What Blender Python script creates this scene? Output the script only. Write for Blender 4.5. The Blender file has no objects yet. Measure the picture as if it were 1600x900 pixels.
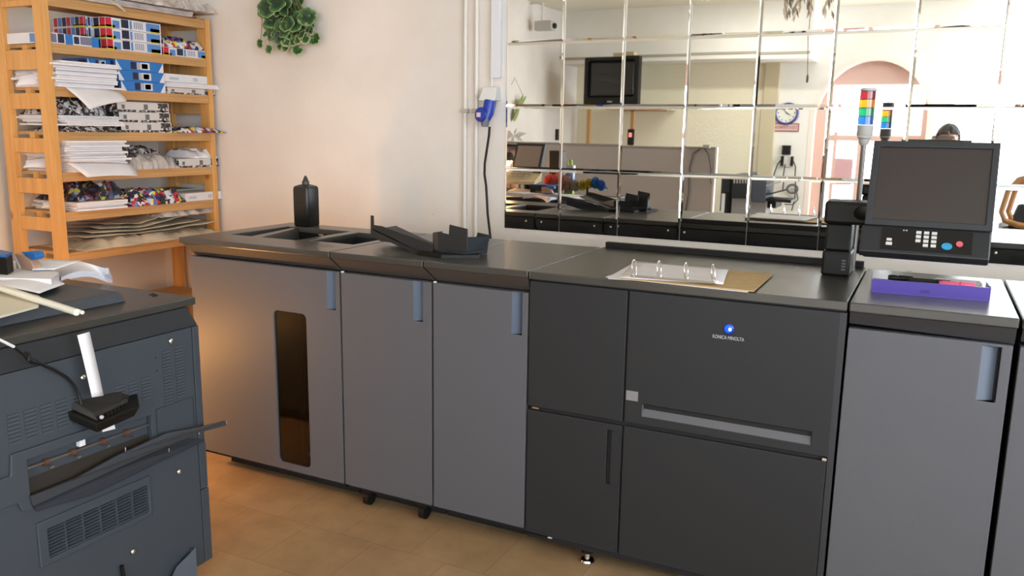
import bpy, bmesh, math, random
from math import sin, cos, pi, atan2, sqrt, radians
from mathutils import Vector, Matrix
from mathutils.geometry import tessellate_polygon
random.seed(7)
sc = bpy.context.scene
COL = sc.collection

# ------------------------------------------------------------------ camera
CAM_H = 1.479
YAW, PITCH, ROLL, FPX = 0.4623, 0.1859, -0.0158, 1304.1
_cy, _sy, _cp, _sp, _cr, _sr = cos(YAW), sin(YAW), cos(PITCH), sin(PITCH), cos(ROLL), sin(ROLL)
_xr = Vector((_cy, _sy, 0)); _u = Vector((-_sy*_sp, _cy*_sp, _cp)); _fw = Vector((-_sy*_cp, _cy*_cp, -_sp))
_right = _xr*_cr - _u*_sr
_up = _xr*_sr + _u*_cr
cd = bpy.data.cameras.new('camera'); cd.sensor_width = 36.0; cd.lens = FPX/1600*36.0; cd.clip_start = 0.005; cd.clip_end = 100
cam = bpy.data.objects.new('camera', cd); COL.objects.link(cam)
cam.matrix_world = Matrix(((_right.x, _up.x, -_fw.x, 0), (_right.y, _up.y, -_fw.y, 0), (_right.z, _up.z, -_fw.z, CAM_H), (0, 0, 0, 1)))
sc.camera = cam
ORG = Vector((0, 0, CAM_H))
def ray(px, py):
    return (_right*((px-800)/FPX) + _up*(-(py-450)/FPX) + _fw)
def atx(px, py, X): d = ray(px, py); return ORG + d*(X/d.x)
def aty(px, py, Y): d = ray(px, py); return ORG + d*(Y/d.y)
def atz(px, py, Z): d = ray(px, py); return ORG + d*((Z-CAM_H)/d.z)
YM = 3.741                      # mirror face
def refl(px, py, Y):            # a real point at depth Y whose reflection in the mirror falls at a pixel
    p = aty(px, py, 2*YM - Y); return Vector((p.x, Y, p.z))

# ------------------------------------------------------------------ world, lights, exposure
sc.view_settings.view_transform = 'Standard'
sc.view_settings.look = 'None'
sc.view_settings.gamma = 1.0
sc.view_settings.exposure = 0.12
sc.view_settings.use_curve_mapping = False
sc.cycles.use_denoising = True
sc.cycles.max_bounces = 10
sc.cycles.diffuse_bounces = 5
sc.cycles.glossy_bounces = 6
sc.cycles.transmission_bounces = 6
sc.cycles.sample_clamp_indirect = 6.0
sc.cycles.caustics_reflective = False
sc.cycles.caustics_refractive = False
w = bpy.data.worlds.new('daylight'); sc.world = w; w.use_nodes = True
bg = w.node_tree.nodes['Background']; bg.inputs[0].default_value = (0.86, 0.93, 1.0, 1); bg.inputs[1].default_value = 5.0
def area(name, loc, to, sx, sy, power, color):
    l = bpy.data.lights.new(name, 'AREA'); l.shape = 'RECTANGLE'; l.size = sx; l.size_y = sy; l.energy = power; l.color = color
    o = bpy.data.objects.new(name, l); COL.objects.link(o); o.location = loc
    o.rotation_euler = (Vector(to)-Vector(loc)).to_track_quat('-Z', 'Y').to_euler(); return o
# daylight entering at the shop front window (rear wall, right), the arched doorway and the assumed, unseen side window
area('window_daylight', (1.62, -3.3, 1.60), (1.62, 0, 1.60), 3.1, 2.5, 50, (0.82, 0.92, 1.0))
area('doorway_daylight', (-0.33, -3.55, 1.2), (-0.33, 0, 1.1), 1.5, 2.1, 26, (0.95, 0.97, 1.0))
area('assumed_side_daylight', (3.45, -0.7, 1.7), (0, -0.7, 1.7), 4.2, 1.7, 150, (0.84, 0.92, 1.0))
area('rear_wall_fill', (-1.6, -1.5, 2.86), (-1.6, -1.9, 0), 1.5, .12, 26, (1.0, 0.97, 0.88))  # fill added under the ceiling, out of view, to brighten the rear wall
def lamp_point(name, loc, power, color, r=0.04):
    l = bpy.data.lights.new(name, 'POINT'); l.energy = power; l.color = color; l.shadow_soft_size = r
    o = bpy.data.objects.new(name, l); COL.objects.link(o); o.location = loc; return o

# ------------------------------------------------------------------ materials
MATS = {}
def srgb(r, g, b):
    f = lambda c: (c/255/12.92) if c/255 <= 0.04045 else ((c/255+0.055)/1.055)**2.4
    return (f(r), f(g), f(b))
def mat(name, color, rough=0.6, metal=0.0, var=0.0, vscale=8.0, bump=0.0, bscale=60.0, emit=None, estr=0.0, coat=0.0, spec=0.5, color2=None, detail=4.0):
    if name in MATS: return MATS[name]
    m = bpy.data.materials.new(name); m.use_nodes = True; nt = m.node_tree; b = nt.nodes['Principled BSDF']
    b.inputs['Base Color'].default_value = (*color, 1); b.inputs['Roughness'].default_value = rough; b.inputs['Metallic'].default_value = metal
    b.inputs['Specular IOR Level'].default_value = spec
    if coat: b.inputs['Coat Weight'].default_value = coat; b.inputs['Coat Roughness'].default_value = 0.15
    tc = nt.nodes.new('ShaderNodeTexCoord')
    if var or color2:
        n = nt.nodes.new('ShaderNodeTexNoise'); n.inputs['Scale'].default_value = vscale; n.inputs['Detail'].default_value = detail
        r = nt.nodes.new('ShaderNodeValToRGB')
        c2 = color2 if color2 else tuple(max(0, c*(1-var)) for c in color)
        r.color_ramp.elements[0].position = 0.35; r.color_ramp.elements[1].position = 0.65
        r.color_ramp.elements[0].color = (*c2, 1); r.color_ramp.elements[1].color = (*[min(1, c*(1+var*0.4)) for c in color], 1)
        nt.links.new(tc.outputs['Object'], n.inputs['Vector']); nt.links.new(n.outputs['Fac'], r.inputs['Fac']); nt.links.new(r.outputs['Color'], b.inputs['Base Color'])
    if bump:
        n2 = nt.nodes.new('ShaderNodeTexNoise'); n2.inputs['Scale'].default_value = bscale; n2.inputs['Detail'].default_value = 5
        bp = nt.nodes.new('ShaderNodeBump'); bp.inputs['Strength'].default_value = bump; bp.inputs['Distance'].default_value = 0.004
        nt.links.new(tc.outputs['Object'], n2.inputs['Vector']); nt.links.new(n2.outputs['Fac'], bp.inputs['Height']); nt.links.new(bp.outputs['Normal'], b.inputs['Normal'])
    if emit: b.inputs['Emission Color'].default_value = (*emit, 1); b.inputs['Emission Strength'].default_value = estr
    MATS[name] = m; return m
def wood(name, c1, c2, rough=0.55, axis='Z'):
    m = bpy.data.materials.new(name); m.use_nodes = True; nt = m.node_tree; b = nt.nodes['Principled BSDF']; b.inputs['Roughness'].default_value = rough
    tc = nt.nodes.new('ShaderNodeTexCoord'); mp = nt.nodes.new('ShaderNodeMapping')
    s = {'Z': (26, 26, 2.0), 'Y': (26, 2.0, 26), 'X': (2.0, 26, 26)}[axis]; mp.inputs['Scale'].default_value = s
    n = nt.nodes.new('ShaderNodeTexNoise'); n.inputs['Scale'].default_value = 1.0; n.inputs['Detail'].default_value = 5; n.inputs['Distortion'].default_value = 0.8
    r = nt.nodes.new('ShaderNodeValToRGB'); r.color_ramp.elements[0].position = 0.3; r.color_ramp.elements[1].position = 0.7
    r.color_ramp.elements[0].color = (*c1, 1); r.color_ramp.elements[1].color = (*c2, 1)
    v = nt.nodes.new('ShaderNodeTexVoronoi'); v.inputs['Scale'].default_value = 3.4   # knots
    r2 = nt.nodes.new('ShaderNodeValToRGB'); r2.color_ramp.elements[0].position = 0.05; r2.color_ramp.elements[1].position = 0.10
    r2.color_ramp.elements[0].color = (0.35, 0.2, 0.1, 1); r2.color_ramp.elements[1].color = (1, 1, 1, 1)
    mx = nt.nodes.new('ShaderNodeMix'); mx.data_type = 'RGBA'; mx.blend_type = 'MULTIPLY'; mx.inputs[0].default_value = 0.8
    L = nt.links.new
    L(tc.outputs['Object'], mp.inputs['Vector']); L(mp.outputs['Vector'], n.inputs['Vector']); L(n.outputs['Fac'], r.inputs['Fac'])
    L(tc.outputs['Object'], v.inputs['Vector']); L(v.outputs['Distance'], r2.inputs['Fac'])
    L(r.outputs['Color'], mx.inputs[6]); L(r2.outputs['Color'], mx.inputs[7]); L(mx.outputs[2], b.inputs['Base Color'])
    MATS[name] = m; return m
def glass(name, color, rough=0.03, tint=0.7):
    m = bpy.data.materials.new(name); m.use_nodes = True; nt = m.node_tree; b = nt.nodes['Principled BSDF']
    b.inputs['Base Color'].default_value = (*color, 1); b.inputs['Roughness'].default_value = rough; b.inputs['Alpha'].default_value = tint; b.inputs['Specular IOR Level'].default_value = 0.7
    MATS[name] = m; return m

def wall_material(name, base, dirt):
    m = bpy.data.materials.new(name); m.use_nodes = True; nt = m.node_tree; b = nt.nodes['Principled BSDF']; b.inputs['Roughness'].default_value = 0.75
    L = nt.links.new; tc = nt.nodes.new('ShaderNodeTexCoord')
    n = nt.nodes.new('ShaderNodeTexNoise'); n.inputs['Scale'].default_value = 1.6; n.inputs['Detail'].default_value = 6
    r = nt.nodes.new('ShaderNodeValToRGB'); r.color_ramp.elements[0].position = 0.3; r.color_ramp.elements[1].position = 0.65
    r.color_ramp.elements[0].color = (*dirt, 1); r.color_ramp.elements[1].color = (*base, 1)
    L(tc.outputs['Object'], n.inputs['Vector']); L(n.outputs['Fac'], r.inputs['Fac'])
    # small scuff marks
    n3 = nt.nodes.new('ShaderNodeTexNoise'); n3.inputs['Scale'].default_value = 9; n3.inputs['Detail'].default_value = 3
    mp = nt.nodes.new('ShaderNodeMapping'); mp.inputs['Scale'].default_value = (0.5, 0.5, 2.2); L(tc.outputs['Object'], mp.inputs['Vector']); L(mp.outputs['Vector'], n3.inputs['Vector'])
    r3 = nt.nodes.new('ShaderNodeValToRGB'); r3.color_ramp.elements[0].position = 0.76; r3.color_ramp.elements[1].position = 0.80
    r3.color_ramp.elements[0].color = (1, 1, 1, 1); r3.color_ramp.elements[1].color = (0.72, 0.68, 0.66, 1); L(n3.outputs['Fac'], r3.inputs['Fac'])
    mx = nt.nodes.new('ShaderNodeMix'); mx.data_type = 'RGBA'; mx.blend_type = 'MULTIPLY'; mx.inputs[0].default_value = 1
    L(r.outputs['Color'], mx.inputs[6]); L(r3.outputs['Color'], mx.inputs[7]); L(mx.outputs[2], b.inputs['Base Color'])
    n2 = nt.nodes.new('ShaderNodeTexNoise'); n2.inputs['Scale'].default_value = 22; n2.inputs['Detail'].default_value = 8
    bp = nt.nodes.new('ShaderNodeBump'); bp.inputs['Strength'].default_value = 0.25; bp.inputs['Distance'].default_value = 0.006
    L(tc.outputs['Object'], n2.inputs['Vector']); L(n2.outputs['Fac'], bp.inputs['Height']); L(bp.outputs['Normal'], b.inputs['Normal'])
    MATS[name] = m; return m
def floor_material():
    m = bpy.data.materials.new('floor_vinyl'); m.use_nodes = True; nt = m.node_tree; b = nt.nodes['Principled BSDF']; b.inputs['Roughness'].default_value = 0.42
    L = nt.links.new; tc = nt.nodes.new('ShaderNodeTexCoord'); mp = nt.nodes.new('ShaderNodeMapping'); mp.inputs['Rotation'].default_value = (0, 0, radians(0)); mp.inputs['Location'].default_value = (0.08, 0.12, 0)
    br = nt.nodes.new('ShaderNodeTexBrick'); br.inputs['Scale'].default_value = 1.0; br.inputs['Brick Width'].default_value = 0.30; br.inputs['Row Height'].default_value = 0.30; br.inputs['Mortar Size'].default_value = 0.0015; br.inputs['Mortar Smooth'].default_value = 0.1
    br.inputs['Color1'].default_value = (*srgb(172, 144, 110), 1); br.inputs['Color2'].default_value = (*srgb(163, 135, 101), 1); br.inputs['Mortar'].default_value = (*srgb(138, 112, 82), 1)
    n = nt.nodes.new('ShaderNodeTexNoise'); n.inputs['Scale'].default_value = 7; n.inputs['Detail'].default_value = 8; n.inputs['Roughness'].default_value = 0.65
    r = nt.nodes.new('ShaderNodeValToRGB'); r.color_ramp.elements[0].position = 0.3; r.color_ramp.elements[1].position = 0.7; r.color_ramp.elements[0].color = (0.72, 0.70, 0.66, 1); r.color_ramp.elements[1].color = (1, 1, 1, 1)
    mx = nt.nodes.new('ShaderNodeMix'); mx.data_type = 'RGBA'; mx.blend_type = 'MULTIPLY'; mx.inputs[0].default_value = 1
    L(tc.outputs['Object'], mp.inputs['Vector']); L(mp.outputs['Vector'], br.inputs['Vector']); L(tc.outputs['Object'], n.inputs['Vector']); L(n.outputs['Fac'], r.inputs['Fac'])
    L(br.outputs['Color'], mx.inputs[6]); L(r.outputs['Color'], mx.inputs[7]); L(mx.outputs[2], b.inputs['Base Color']); return m
def leaf_material():
    m = bpy.data.materials.new('variegated_leaf'); m.use_nodes = True; nt = m.node_tree; b = nt.nodes['Principled BSDF']; b.inputs['Roughness'].default_value = 0.5
    L = nt.links.new; uv = nt.nodes.new('ShaderNodeAttribute'); uv.attribute_name = 'rim'
    n = nt.nodes.new('ShaderNodeTexNoise'); n.inputs['Scale'].default_value = 60; tc = nt.nodes.new('ShaderNodeTexCoord'); L(tc.outputs['Object'], n.inputs['Vector'])
    ad = nt.nodes.new('ShaderNodeMath'); ad.operation = 'MULTIPLY_ADD'; L(n.outputs['Fac'], ad.inputs[0]); ad.inputs[1].default_value = 0.5; L(uv.outputs['Fac'], ad.inputs[2])
    r = nt.nodes.new('ShaderNodeValToRGB'); e = r.color_ramp.elements; e[0].position = 0.42; e[0].color = (*srgb(34, 58, 38), 1); e[1].position = 0.95; e[1].color = (*srgb(176, 186, 140), 1)
    k = e.new(0.72); k.color = (*srgb(62, 110, 50), 1)
    L(ad.outputs[0], r.inputs['Fac']); L(r.outputs['Color'], b.inputs['Base Color']); MATS['leaf'] = m; return m

WALL = wall_material('painted_plaster', srgb(236, 230, 224), srgb(222, 214, 206))
REARWALL = wall_material('rear_plaster', srgb(242, 242, 238), srgb(232, 230, 222))
CEIL = mat('ceiling_paint', srgb(240, 236, 220), 0.8, var=0.06, vscale=1.5)
FLOOR = floor_material()
MIRROR = mat('mirror_silver', (0.93, 0.94, 0.935), 0.015, 1.0)
GREY = mat('machine_grey', srgb(86, 87, 93), 0.55, bump=0.12, bscale=900, spec=0.4)
DARK = mat('machine_charcoal', srgb(35, 37, 40), 0.5, bump=0.12, bscale=900, spec=0.4)
TOP = mat('worktop_charcoal', srgb(66, 64, 60), 0.28, spec=.6, var=0.12, vscale=5, bump=0.08, bscale=700)
TRIM = mat('collar_charcoal', srgb(58, 52, 49), 0.6, bump=0.08, bscale=700)
SEAM = mat('seam_black', (0.006, 0.006, 0.008), 0.7)
HANDLE = mat('handle_blue_grey', srgb(68, 80, 100), 0.45)
BLACK = mat('black_plastic', srgb(15, 14, 13), 0.5, spec=.35)
BLACKM = mat('black_matt', srgb(18, 18, 20), 0.8)
CHROME = mat('chrome', (0.8, 0.8, 0.8), 0.12, 1.0)
STEEL = mat('steel', (0.45, 0.44, 0.42), 0.35, 1.0)
SLATE = mat('slate_blue_panel', srgb(62, 68, 76), 0.5, bump=0.12, bscale=900, spec=0.4)
SLATED = mat('slate_dark', srgb(29, 32, 37), 0.5, bump=0.1, bscale=700)
PAPER = mat('paper_white', srgb(232, 230, 234), 0.75, var=0.03, vscale=20)
PAPERE = mat('paper_edges', srgb(222, 222, 232), 0.8, bump=0.5, bscale=220)
CREAM = mat('wrapping_cream', srgb(206, 196, 176), 0.7, var=0.16, vscale=9, bump=0.8, bscale=16)
GREYWRAP = mat('wrapping_grey', srgb(196, 188, 184), 0.55, var=0.3, vscale=12, bump=0.9, bscale=22)
PINE = wood('pine', srgb(206, 150, 84), srgb(224, 172, 104))
PINEY = wood('pine_board', srgb(186, 142, 90), srgb(204, 160, 106), axis='Y')
BLUE = mat('carton_blue', srgb(40, 118, 196), 0.4)
RED = mat('carton_red', srgb(196, 40, 60), 0.4)
YEL = mat('carton_yellow', srgb(222, 206, 40), 0.4)
NAVY = mat('carton_navy', srgb(34, 36, 66), 0.4)
SKYB = mat('carton_sky', srgb(92, 140, 204), 0.4)
OFFW = mat('carton_white', srgb(224, 224, 230), 0.5)
LGREY = mat('light_grey_plastic', srgb(176, 176, 174), 0.5)
WHITEP = mat('white_plastic', srgb(226, 226, 226), 0.45)
CEEB = mat('socket_blue', srgb(28, 60, 168), 0.35)
DIV = mat('divider_fabric', srgb(174, 174, 176), 0.8, bump=0.2, bscale=400)
PINKF = mat('rose_frame', srgb(214, 180, 168), 0.6)
PINKW = mat('rose_tympanum', srgb(206, 176, 166), 0.7)
def blotch(name, cols, scale=40):      # printed wrapping paper, many small coloured patches
    m = bpy.data.materials.new(name); m.use_nodes = True; nt = m.node_tree; b = nt.nodes['Principled BSDF']; b.inputs['Roughness'].default_value = 0.5
    tc = nt.nodes.new('ShaderNodeTexCoord'); v = nt.nodes.new('ShaderNodeTexVoronoi'); v.inputs['Scale'].default_value = scale
    s = nt.nodes.new('ShaderNodeSeparateColor'); r = nt.nodes.new('ShaderNodeValToRGB'); r.color_ramp.interpolation = 'CONSTANT'
    e = r.color_ramp.elements; n = len(cols)
    for i, c in enumerate(cols):
        k = e[0] if i == 0 else (e[1] if i == 1 else e.new(i/n)); k.position = i/n; k.color = (*c, 1)
    L = nt.links.new; nz = nt.nodes.new('ShaderNodeTexNoise'); nz.inputs['Scale'].default_value = 30; vm = nt.nodes.new('ShaderNodeVectorMath'); vm.operation = 'MULTIPLY_ADD'; vm.inputs[1].default_value = (.035, .035, .035)
    L(tc.outputs['Object'], nz.inputs['Vector']); L(nz.outputs['Color'], vm.inputs[0]); L(tc.outputs['Object'], vm.inputs[2]); L(vm.outputs[0], v.inputs['Vector']); L(v.outputs['Color'], s.inputs[0]); L(s.outputs[0], r.inputs['Fac']); L(r.outputs['Color'], b.inputs['Base Color'])
    MATS[name] = m; return m
WRAPC = blotch('printed_wrap_colour', [srgb(34, 34, 60), srgb(190, 44, 54), srgb(30, 40, 90), srgb(222, 214, 60), srgb(210, 210, 220), srgb(40, 36, 50), srgb(90, 110, 170), srgb(230, 226, 230)], 46)
WRAPD = blotch('printed_wrap_dark', [srgb(26, 26, 42), srgb(40, 36, 46), srgb(120, 40, 40), srgb(24, 26, 50), srgb(70, 80, 110), srgb(170, 170, 60), srgb(30, 28, 34), srgb(150, 150, 170)], 54)
WRAPB = blotch('printed_wrap_mono', [srgb(40, 38, 38), srgb(200, 196, 196), srgb(60, 58, 58), srgb(30, 30, 30), srgb(150, 146, 146), srgb(218, 216, 216)], 75)

# ------------------------------------------------------------------ building helpers
def tag(o, label=None, cat=None, group=None, kind=None):
    if label: o['label'] = label
    if cat: o['category'] = cat
    if group: o['group'] = group
    if kind: o['kind'] = kind
    return o
def root_loc(p):
    v = Vector((0, 0, 0))
    while p is not None: v += p.location; p = p.parent
    return v
def empty(name, loc, label, cat, group=None):
    o = bpy.data.objects.new(name, None); o.empty_display_size = 0.05; COL.objects.link(o); o.location = loc
    return tag(o, label, cat, group)
class MB:
    def __init__(s): s.v = []; s.f = []; s.mi = []; s.mats = []
    def _m(s, m):
        if m not in s.mats: s.mats.append(m)
        return s.mats.index(m)
    def add(s, vs, fs, m):
        o = len(s.v); s.v += [tuple(v) for v in vs]; k = s._m(m)
        for f in fs: s.f.append([i+o for i in f]); s.mi.append(k)
        return s
    def box(s, a, b, m, rot=None, c=None):
        x0, y0, z0 = [min(a[i], b[i]) for i in range(3)]; x1, y1, z1 = [max(a[i], b[i]) for i in range(3)]
        vs = [Vector(v) for v in [(x0, y0, z0), (x1, y0, z0), (x1, y1, z0), (x0, y1, z0), (x0, y0, z1), (x1, y0, z1), (x1, y1, z1), (x0, y1, z1)]]
        if rot is not None:
            cc = Vector(c) if c else Vector(((x0+x1)/2, (y0+y1)/2, (z0+z1)/2)); vs = [rot @ (v-cc) + cc for v in vs]
        return s.add(vs, [(0, 3, 2, 1), (4, 5, 6, 7), (0, 1, 5, 4), (1, 2, 6, 5), (2, 3, 7, 6), (3, 0, 4, 7)], m)
    def hexa(s, vs, m):   # bottom 4 then top 4
        return s.add(vs, [(0, 3, 2, 1), (4, 5, 6, 7), (0, 1, 5, 4), (1, 2, 6, 5), (2, 3, 7, 6), (3, 0, 4, 7)], m)
    def plate(s, loops, off, m, mb=None):   # flat polygon with holes, extruded by vector off
        L = [[Vector(p) for p in l] for l in loops]; off = Vector(off)
        flat = [p for l in L for p in l]; n = len(flat)
        tris = tessellate_polygon(L)
        fs = [tuple(t) for t in tris] + [tuple(n+i for i in reversed(t)) for t in tris]
        k = 0
        for l in L:
            c = len(l)
            for i in range(c): a, b2 = k+i, k+(i+1) % c; fs.append((a, b2, b2+n, a+n))
            k += c
        return s.add(flat+[p+off for p in flat], fs, m)
    def ring(s, path, r, m, seg=10, close=False, caps=True):   # tube along points
        P = [Vector(p) for p in path]; n = len(P); vs = []; fs = []; rr = r if isinstance(r, (list, tuple)) else [r]*n
        prev = None
        for i, p in enumerate(P):
            if close: t = (P[(i+1) % n]-P[i-1]).normalized()
            else: t = (P[min(i+1, n-1)]-P[max(i-1, 0)]).normalized()
            if prev is None:
                a = Vector((0, 0, 1)) if abs(t.z) < 0.9 else Vector((1, 0, 0)); nrm = t.cross(a).normalized()
            else:
                nrm = (prev - t*prev.dot(t)).normalized()
            prev = nrm; bn = t.cross(nrm)
            for k in range(seg): a = 2*pi*k/seg; vs.append(p + (nrm*cos(a)+bn*sin(a))*rr[i])
        for i in range(n if close else n-1):
            for k in range(seg):
                a = i*seg+k; b2 = i*seg+(k+1) % seg; j = ((i+1) % n)*seg; fs.append((a, b2, j+(k+1) % seg, j+k))
        if caps and not close: fs.append(tuple(reversed(range(seg)))); fs.append(tuple((n-1)*seg+k for k in range(seg)))
        return s.add(vs, fs, m)
    def lathe(s, prof, c, m, seg=24, axis=(0, 0, 1)):
        q = Vector((0, 0, 1)).rotation_difference(Vector(axis)); c = Vector(c); vs = []; fs = []; n = len(prof)
        for (r, h) in prof:
            for k in range(seg): a = 2*pi*k/seg; vs.append(c + q @ Vector((r*cos(a), r*sin(a), h)))
        for i in range(n-1):
            for k in range(seg): fs.append((i*seg+k, i*seg+(k+1) % seg, (i+1)*seg+(k+1) % seg, (i+1)*seg+k))
        fs.append(tuple(reversed(range(seg)))); fs.append(tuple((n-1)*seg+k for k in range(seg)))
        return s.add(vs, fs, m)
    def quad(s, a, b, c, d, m): return s.add([a, b, c, d], [(0, 1, 2, 3)], m)
    def build(s, name, parent=None, smooth=False, bevel=0.0, local=False, solid=0.0, **kw):
        me = bpy.data.meshes.new(name)
        o0 = Vector((0, 0, 0)) if (local or parent is None) else root_loc(parent)
        ctr = Vector((0, 0, 0))
        if parent is None and not local and s.v:
            xs = [Vector(v) for v in s.v]; ctr = Vector((sum(v.x for v in xs)/len(xs), sum(v.y for v in xs)/len(xs), min(v.z for v in xs))); o0 = ctr
        me.from_pydata([tuple(Vector(v)-o0) for v in s.v], [], s.f)
        for m in s.mats: me.materials.append(m)
        for p, k in zip(me.polygons, s.mi): p.material_index = k
        bm = bmesh.new(); bm.from_mesh(me); bmesh.ops.recalc_face_normals(bm, faces=bm.faces); bm.to_mesh(me); bm.free()
        if smooth:
            me.polygons.foreach_set('use_smooth', [True]*len(me.polygons))
            me.update()
        o = bpy.data.objects.new(name, me); COL.objects.link(o); o.location = ctr
        if parent is not None: o.parent = parent
        if solid: md = o.modifiers.new('thickness', 'SOLIDIFY'); md.thickness = solid
        if bevel: md = o.modifiers.new('edge', 'BEVEL'); md.width = bevel; md.segments = 2; md.limit_method = 'ANGLE'; md.angle_limit = radians(40)
        if smooth and hasattr(me, 'set_sharp_from_angle'): me.set_sharp_from_angle(angle=radians(38))
        return tag(o, **kw) if kw else o
def rect(x0, x1, z0, z1, y): return [(x0, y, z0), (x1, y, z0), (x1, y, z1), (x0, y, z1)]
def rrect(x0, x1, z0, z1, y, r, n=5):
    out = []
    for (cx, cz, a0) in ((x1-r, z1-r, 0), (x0+r, z1-r, 90), (x0+r, z0+r, 180), (x1-r, z0+r, 270)):
        for k in range(n+1): a = radians(a0+90*k/n); out.append((cx+r*cos(a), y, cz+r*sin(a)))
    return out
def bez(p0, p1, p2, p3, n=14):
    P = [Vector(p) for p in (p0, p1, p2, p3)]; return [P[0]*(1-t)**3+P[1]*3*t*(1-t)**2+P[2]*3*t*t*(1-t)+P[3]*t**3 for t in [i/n for i in range(n+1)]]
def text(name, body, size, loc, rot, m, parent=None, extrude=0.0004, width=None):
    c = bpy.data.curves.new(name, 'FONT'); c.body = body; c.size = size; c.align_x = 'CENTER'; c.align_y = 'CENTER'; c.extrude = extrude; c.materials.append(m)
    o = bpy.data.objects.new(name, c); COL.objects.link(o)
    bpy.context.view_layer.update()
    k = width/max(o.dimensions.x, 1e-4) if width else 1.0
    me = bpy.data.meshes.new_from_object(o.evaluated_get(bpy.context.evaluated_depsgraph_get())); bpy.data.objects.remove(o)
    for v in me.vertices: v.co.x *= k
    o = bpy.data.objects.new(name, me); COL.objects.link(o)
    o.rotation_euler = rot
    if parent is not None: o.parent = parent; o.location = Vector(loc)-root_loc(parent)
    else: o.location = loc
    return o
def copy_tree(o, parent=None):
    c = o.copy(); COL.objects.link(c); c.parent = parent
    for ch in list(o.children): copy_tree(ch, c)
    return c
def sheet_mesh(fn, nu, nv, m, mb=None):
    mb = mb or MB(); vs = [fn(i/nu, j/nv) for j in range(nv+1) for i in range(nu+1)]
    fs = [(j*(nu+1)+i, j*(nu+1)+i+1, (j+1)*(nu+1)+i+1, (j+1)*(nu+1)+i) for j in range(nv) for i in range(nu)]
    return mb.add(vs, fs, m)
def S(name, mb, **k): o = mb.build(name, **k); o['kind'] = 'structure'; return o

# ------------------------------------------------------------------ the room
XL, XR, YR, YB, ZC = -4.36, 3.25, -3.12, 3.747, 2.95
S('floor', MB().box((XL-.2, YR-.2, -.1), (XR+.2, YB+.2, 0), FLOOR))
S('ceiling', MB().box((XL-.2, YR-.2, ZC), (XR+.2, YB+.2, ZC+.1), CEIL))
S('wall_back', MB().box((XL-.2, YB, 0), (XR+.2, YB+.15, ZC), WALL))
S('wall_left', MB().box((XL-.15, YR-.2, 0), (XL, YB, ZC), WALL))
# right wall with a wide assumed window, out of view, for the side light
S('wall_right', MB().plate([[(XR, YR, 0), (XR, YB, 0), (XR, YB, ZC), (XR, YR, ZC)], [(XR, -2.8, .85), (XR, 1.4, .85), (XR, 1.4, 2.55), (XR, -2.8, 2.55)]], (.15, 0, 0), WALL))
# rear wall: arched doorway and a wide shop-front window
ax0, ax1, asp, arz = -1.08, 0.18, 1.62, 0.60     # arch jambs, springing, rise
p_l = refl(1262, 250, YR); p_r = refl(1452, 250, YR); p_top = refl(1372, 86, YR); p_s = refl(1262, 172, YR)
ax0, ax1 = p_l.x, p_r.x; acx = (ax0+ax1)/2; ahw = (ax1-ax0)/2; asp = p_s.z-0.1; arz = p_top.z-asp
def arch(inset, y, z0=0.0, n=24):
    hw = ahw-inset; rz = arz-inset
    return [(acx-hw, y, z0), (acx+hw, y, z0)] + [(acx+hw*cos(pi*k/n), y, asp+rz*sin(pi*k/n)) for k in range(n+1)]
wx0, wx1 = 0.10, 3.12
S('wall_rear', MB().plate([[(XL, YR, 0), (XR, YR, 0), (XR, YR, ZC), (XL, YR, ZC)], arch(0, YR, 0.005), rect(wx0, wx1, 0.35, 2.82, YR)], (0, -.2, 0), REARWALL))
# arched doorway joinery
def in_arch(px, py): return refl(px, py, YR-.12)
dr = empty('door_1', (acx, YR-.15, 0), None, None); dr['kind'] = 'structure'
ym = YR-.16
MB().plate([arch(0.0, YR+.004, 0.005), arch(.055, YR+.004, 0.035)], (0, -.2, 0), mat('reveal_white', srgb(244, 230, 222), .6)).build('door_surround', dr)
zt = refl(1372, 133, ym).z; zm = refl(1372, 216, ym).z
hw = ahw-.05
seg = [(acx+hw*cos(a), ym, asp+(arz-.05)*sin(a)) for a in [pi*k/30 for k in range(31)] if asp+(arz-.05)*sin(a) > zt]
MB().plate([seg], (0, -.03, 0), PINKW).build('tympanum', dr)
f = MB()
xj = [refl(p, 300, ym).x for p in (1276, 1290, 1297, 1333, 1343, 1428, 1441)]
_nb = [0]
def bar(x0, x1, z0, z1): _nb[0] += 1; e_ = .0021*_nb[0]; f.box((x0+.001, ym+.02-e_, max(z0, .036)), (x1-.001, ym-.04-e_, z1), PINKF)
bar(acx-hw, refl(1290, 300, ym).x, 0, zt); bar(refl(1430, 300, ym).x, acx+hw, 0, zt)
bar(refl(1298, 300, ym).x-.012, refl(1298, 300, ym).x+.03, 0, refl(1298, 205, ym).z)
bar(refl(1338, 300, ym).x-.03, refl(1338, 300, ym).x+.03, 0, zm)
bar(acx-hw, acx+hw, zm-.035, zm+.035)
z5 = refl(1310, 305, ym).z
bar(refl(1298, 300, ym).x, refl(1338, 300, ym).x, 0.0, .12)
f.build('door_frame', dr)
MB().box((refl(1300, 300, ym).x, ym, refl(1318, 290, ym).z), (refl(1330, 300, ym).x, ym-.02, refl(1318, 247, ym).z), mat('rose_panel', srgb(206, 166, 172), .6)).build('lower_panel', dr)
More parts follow.
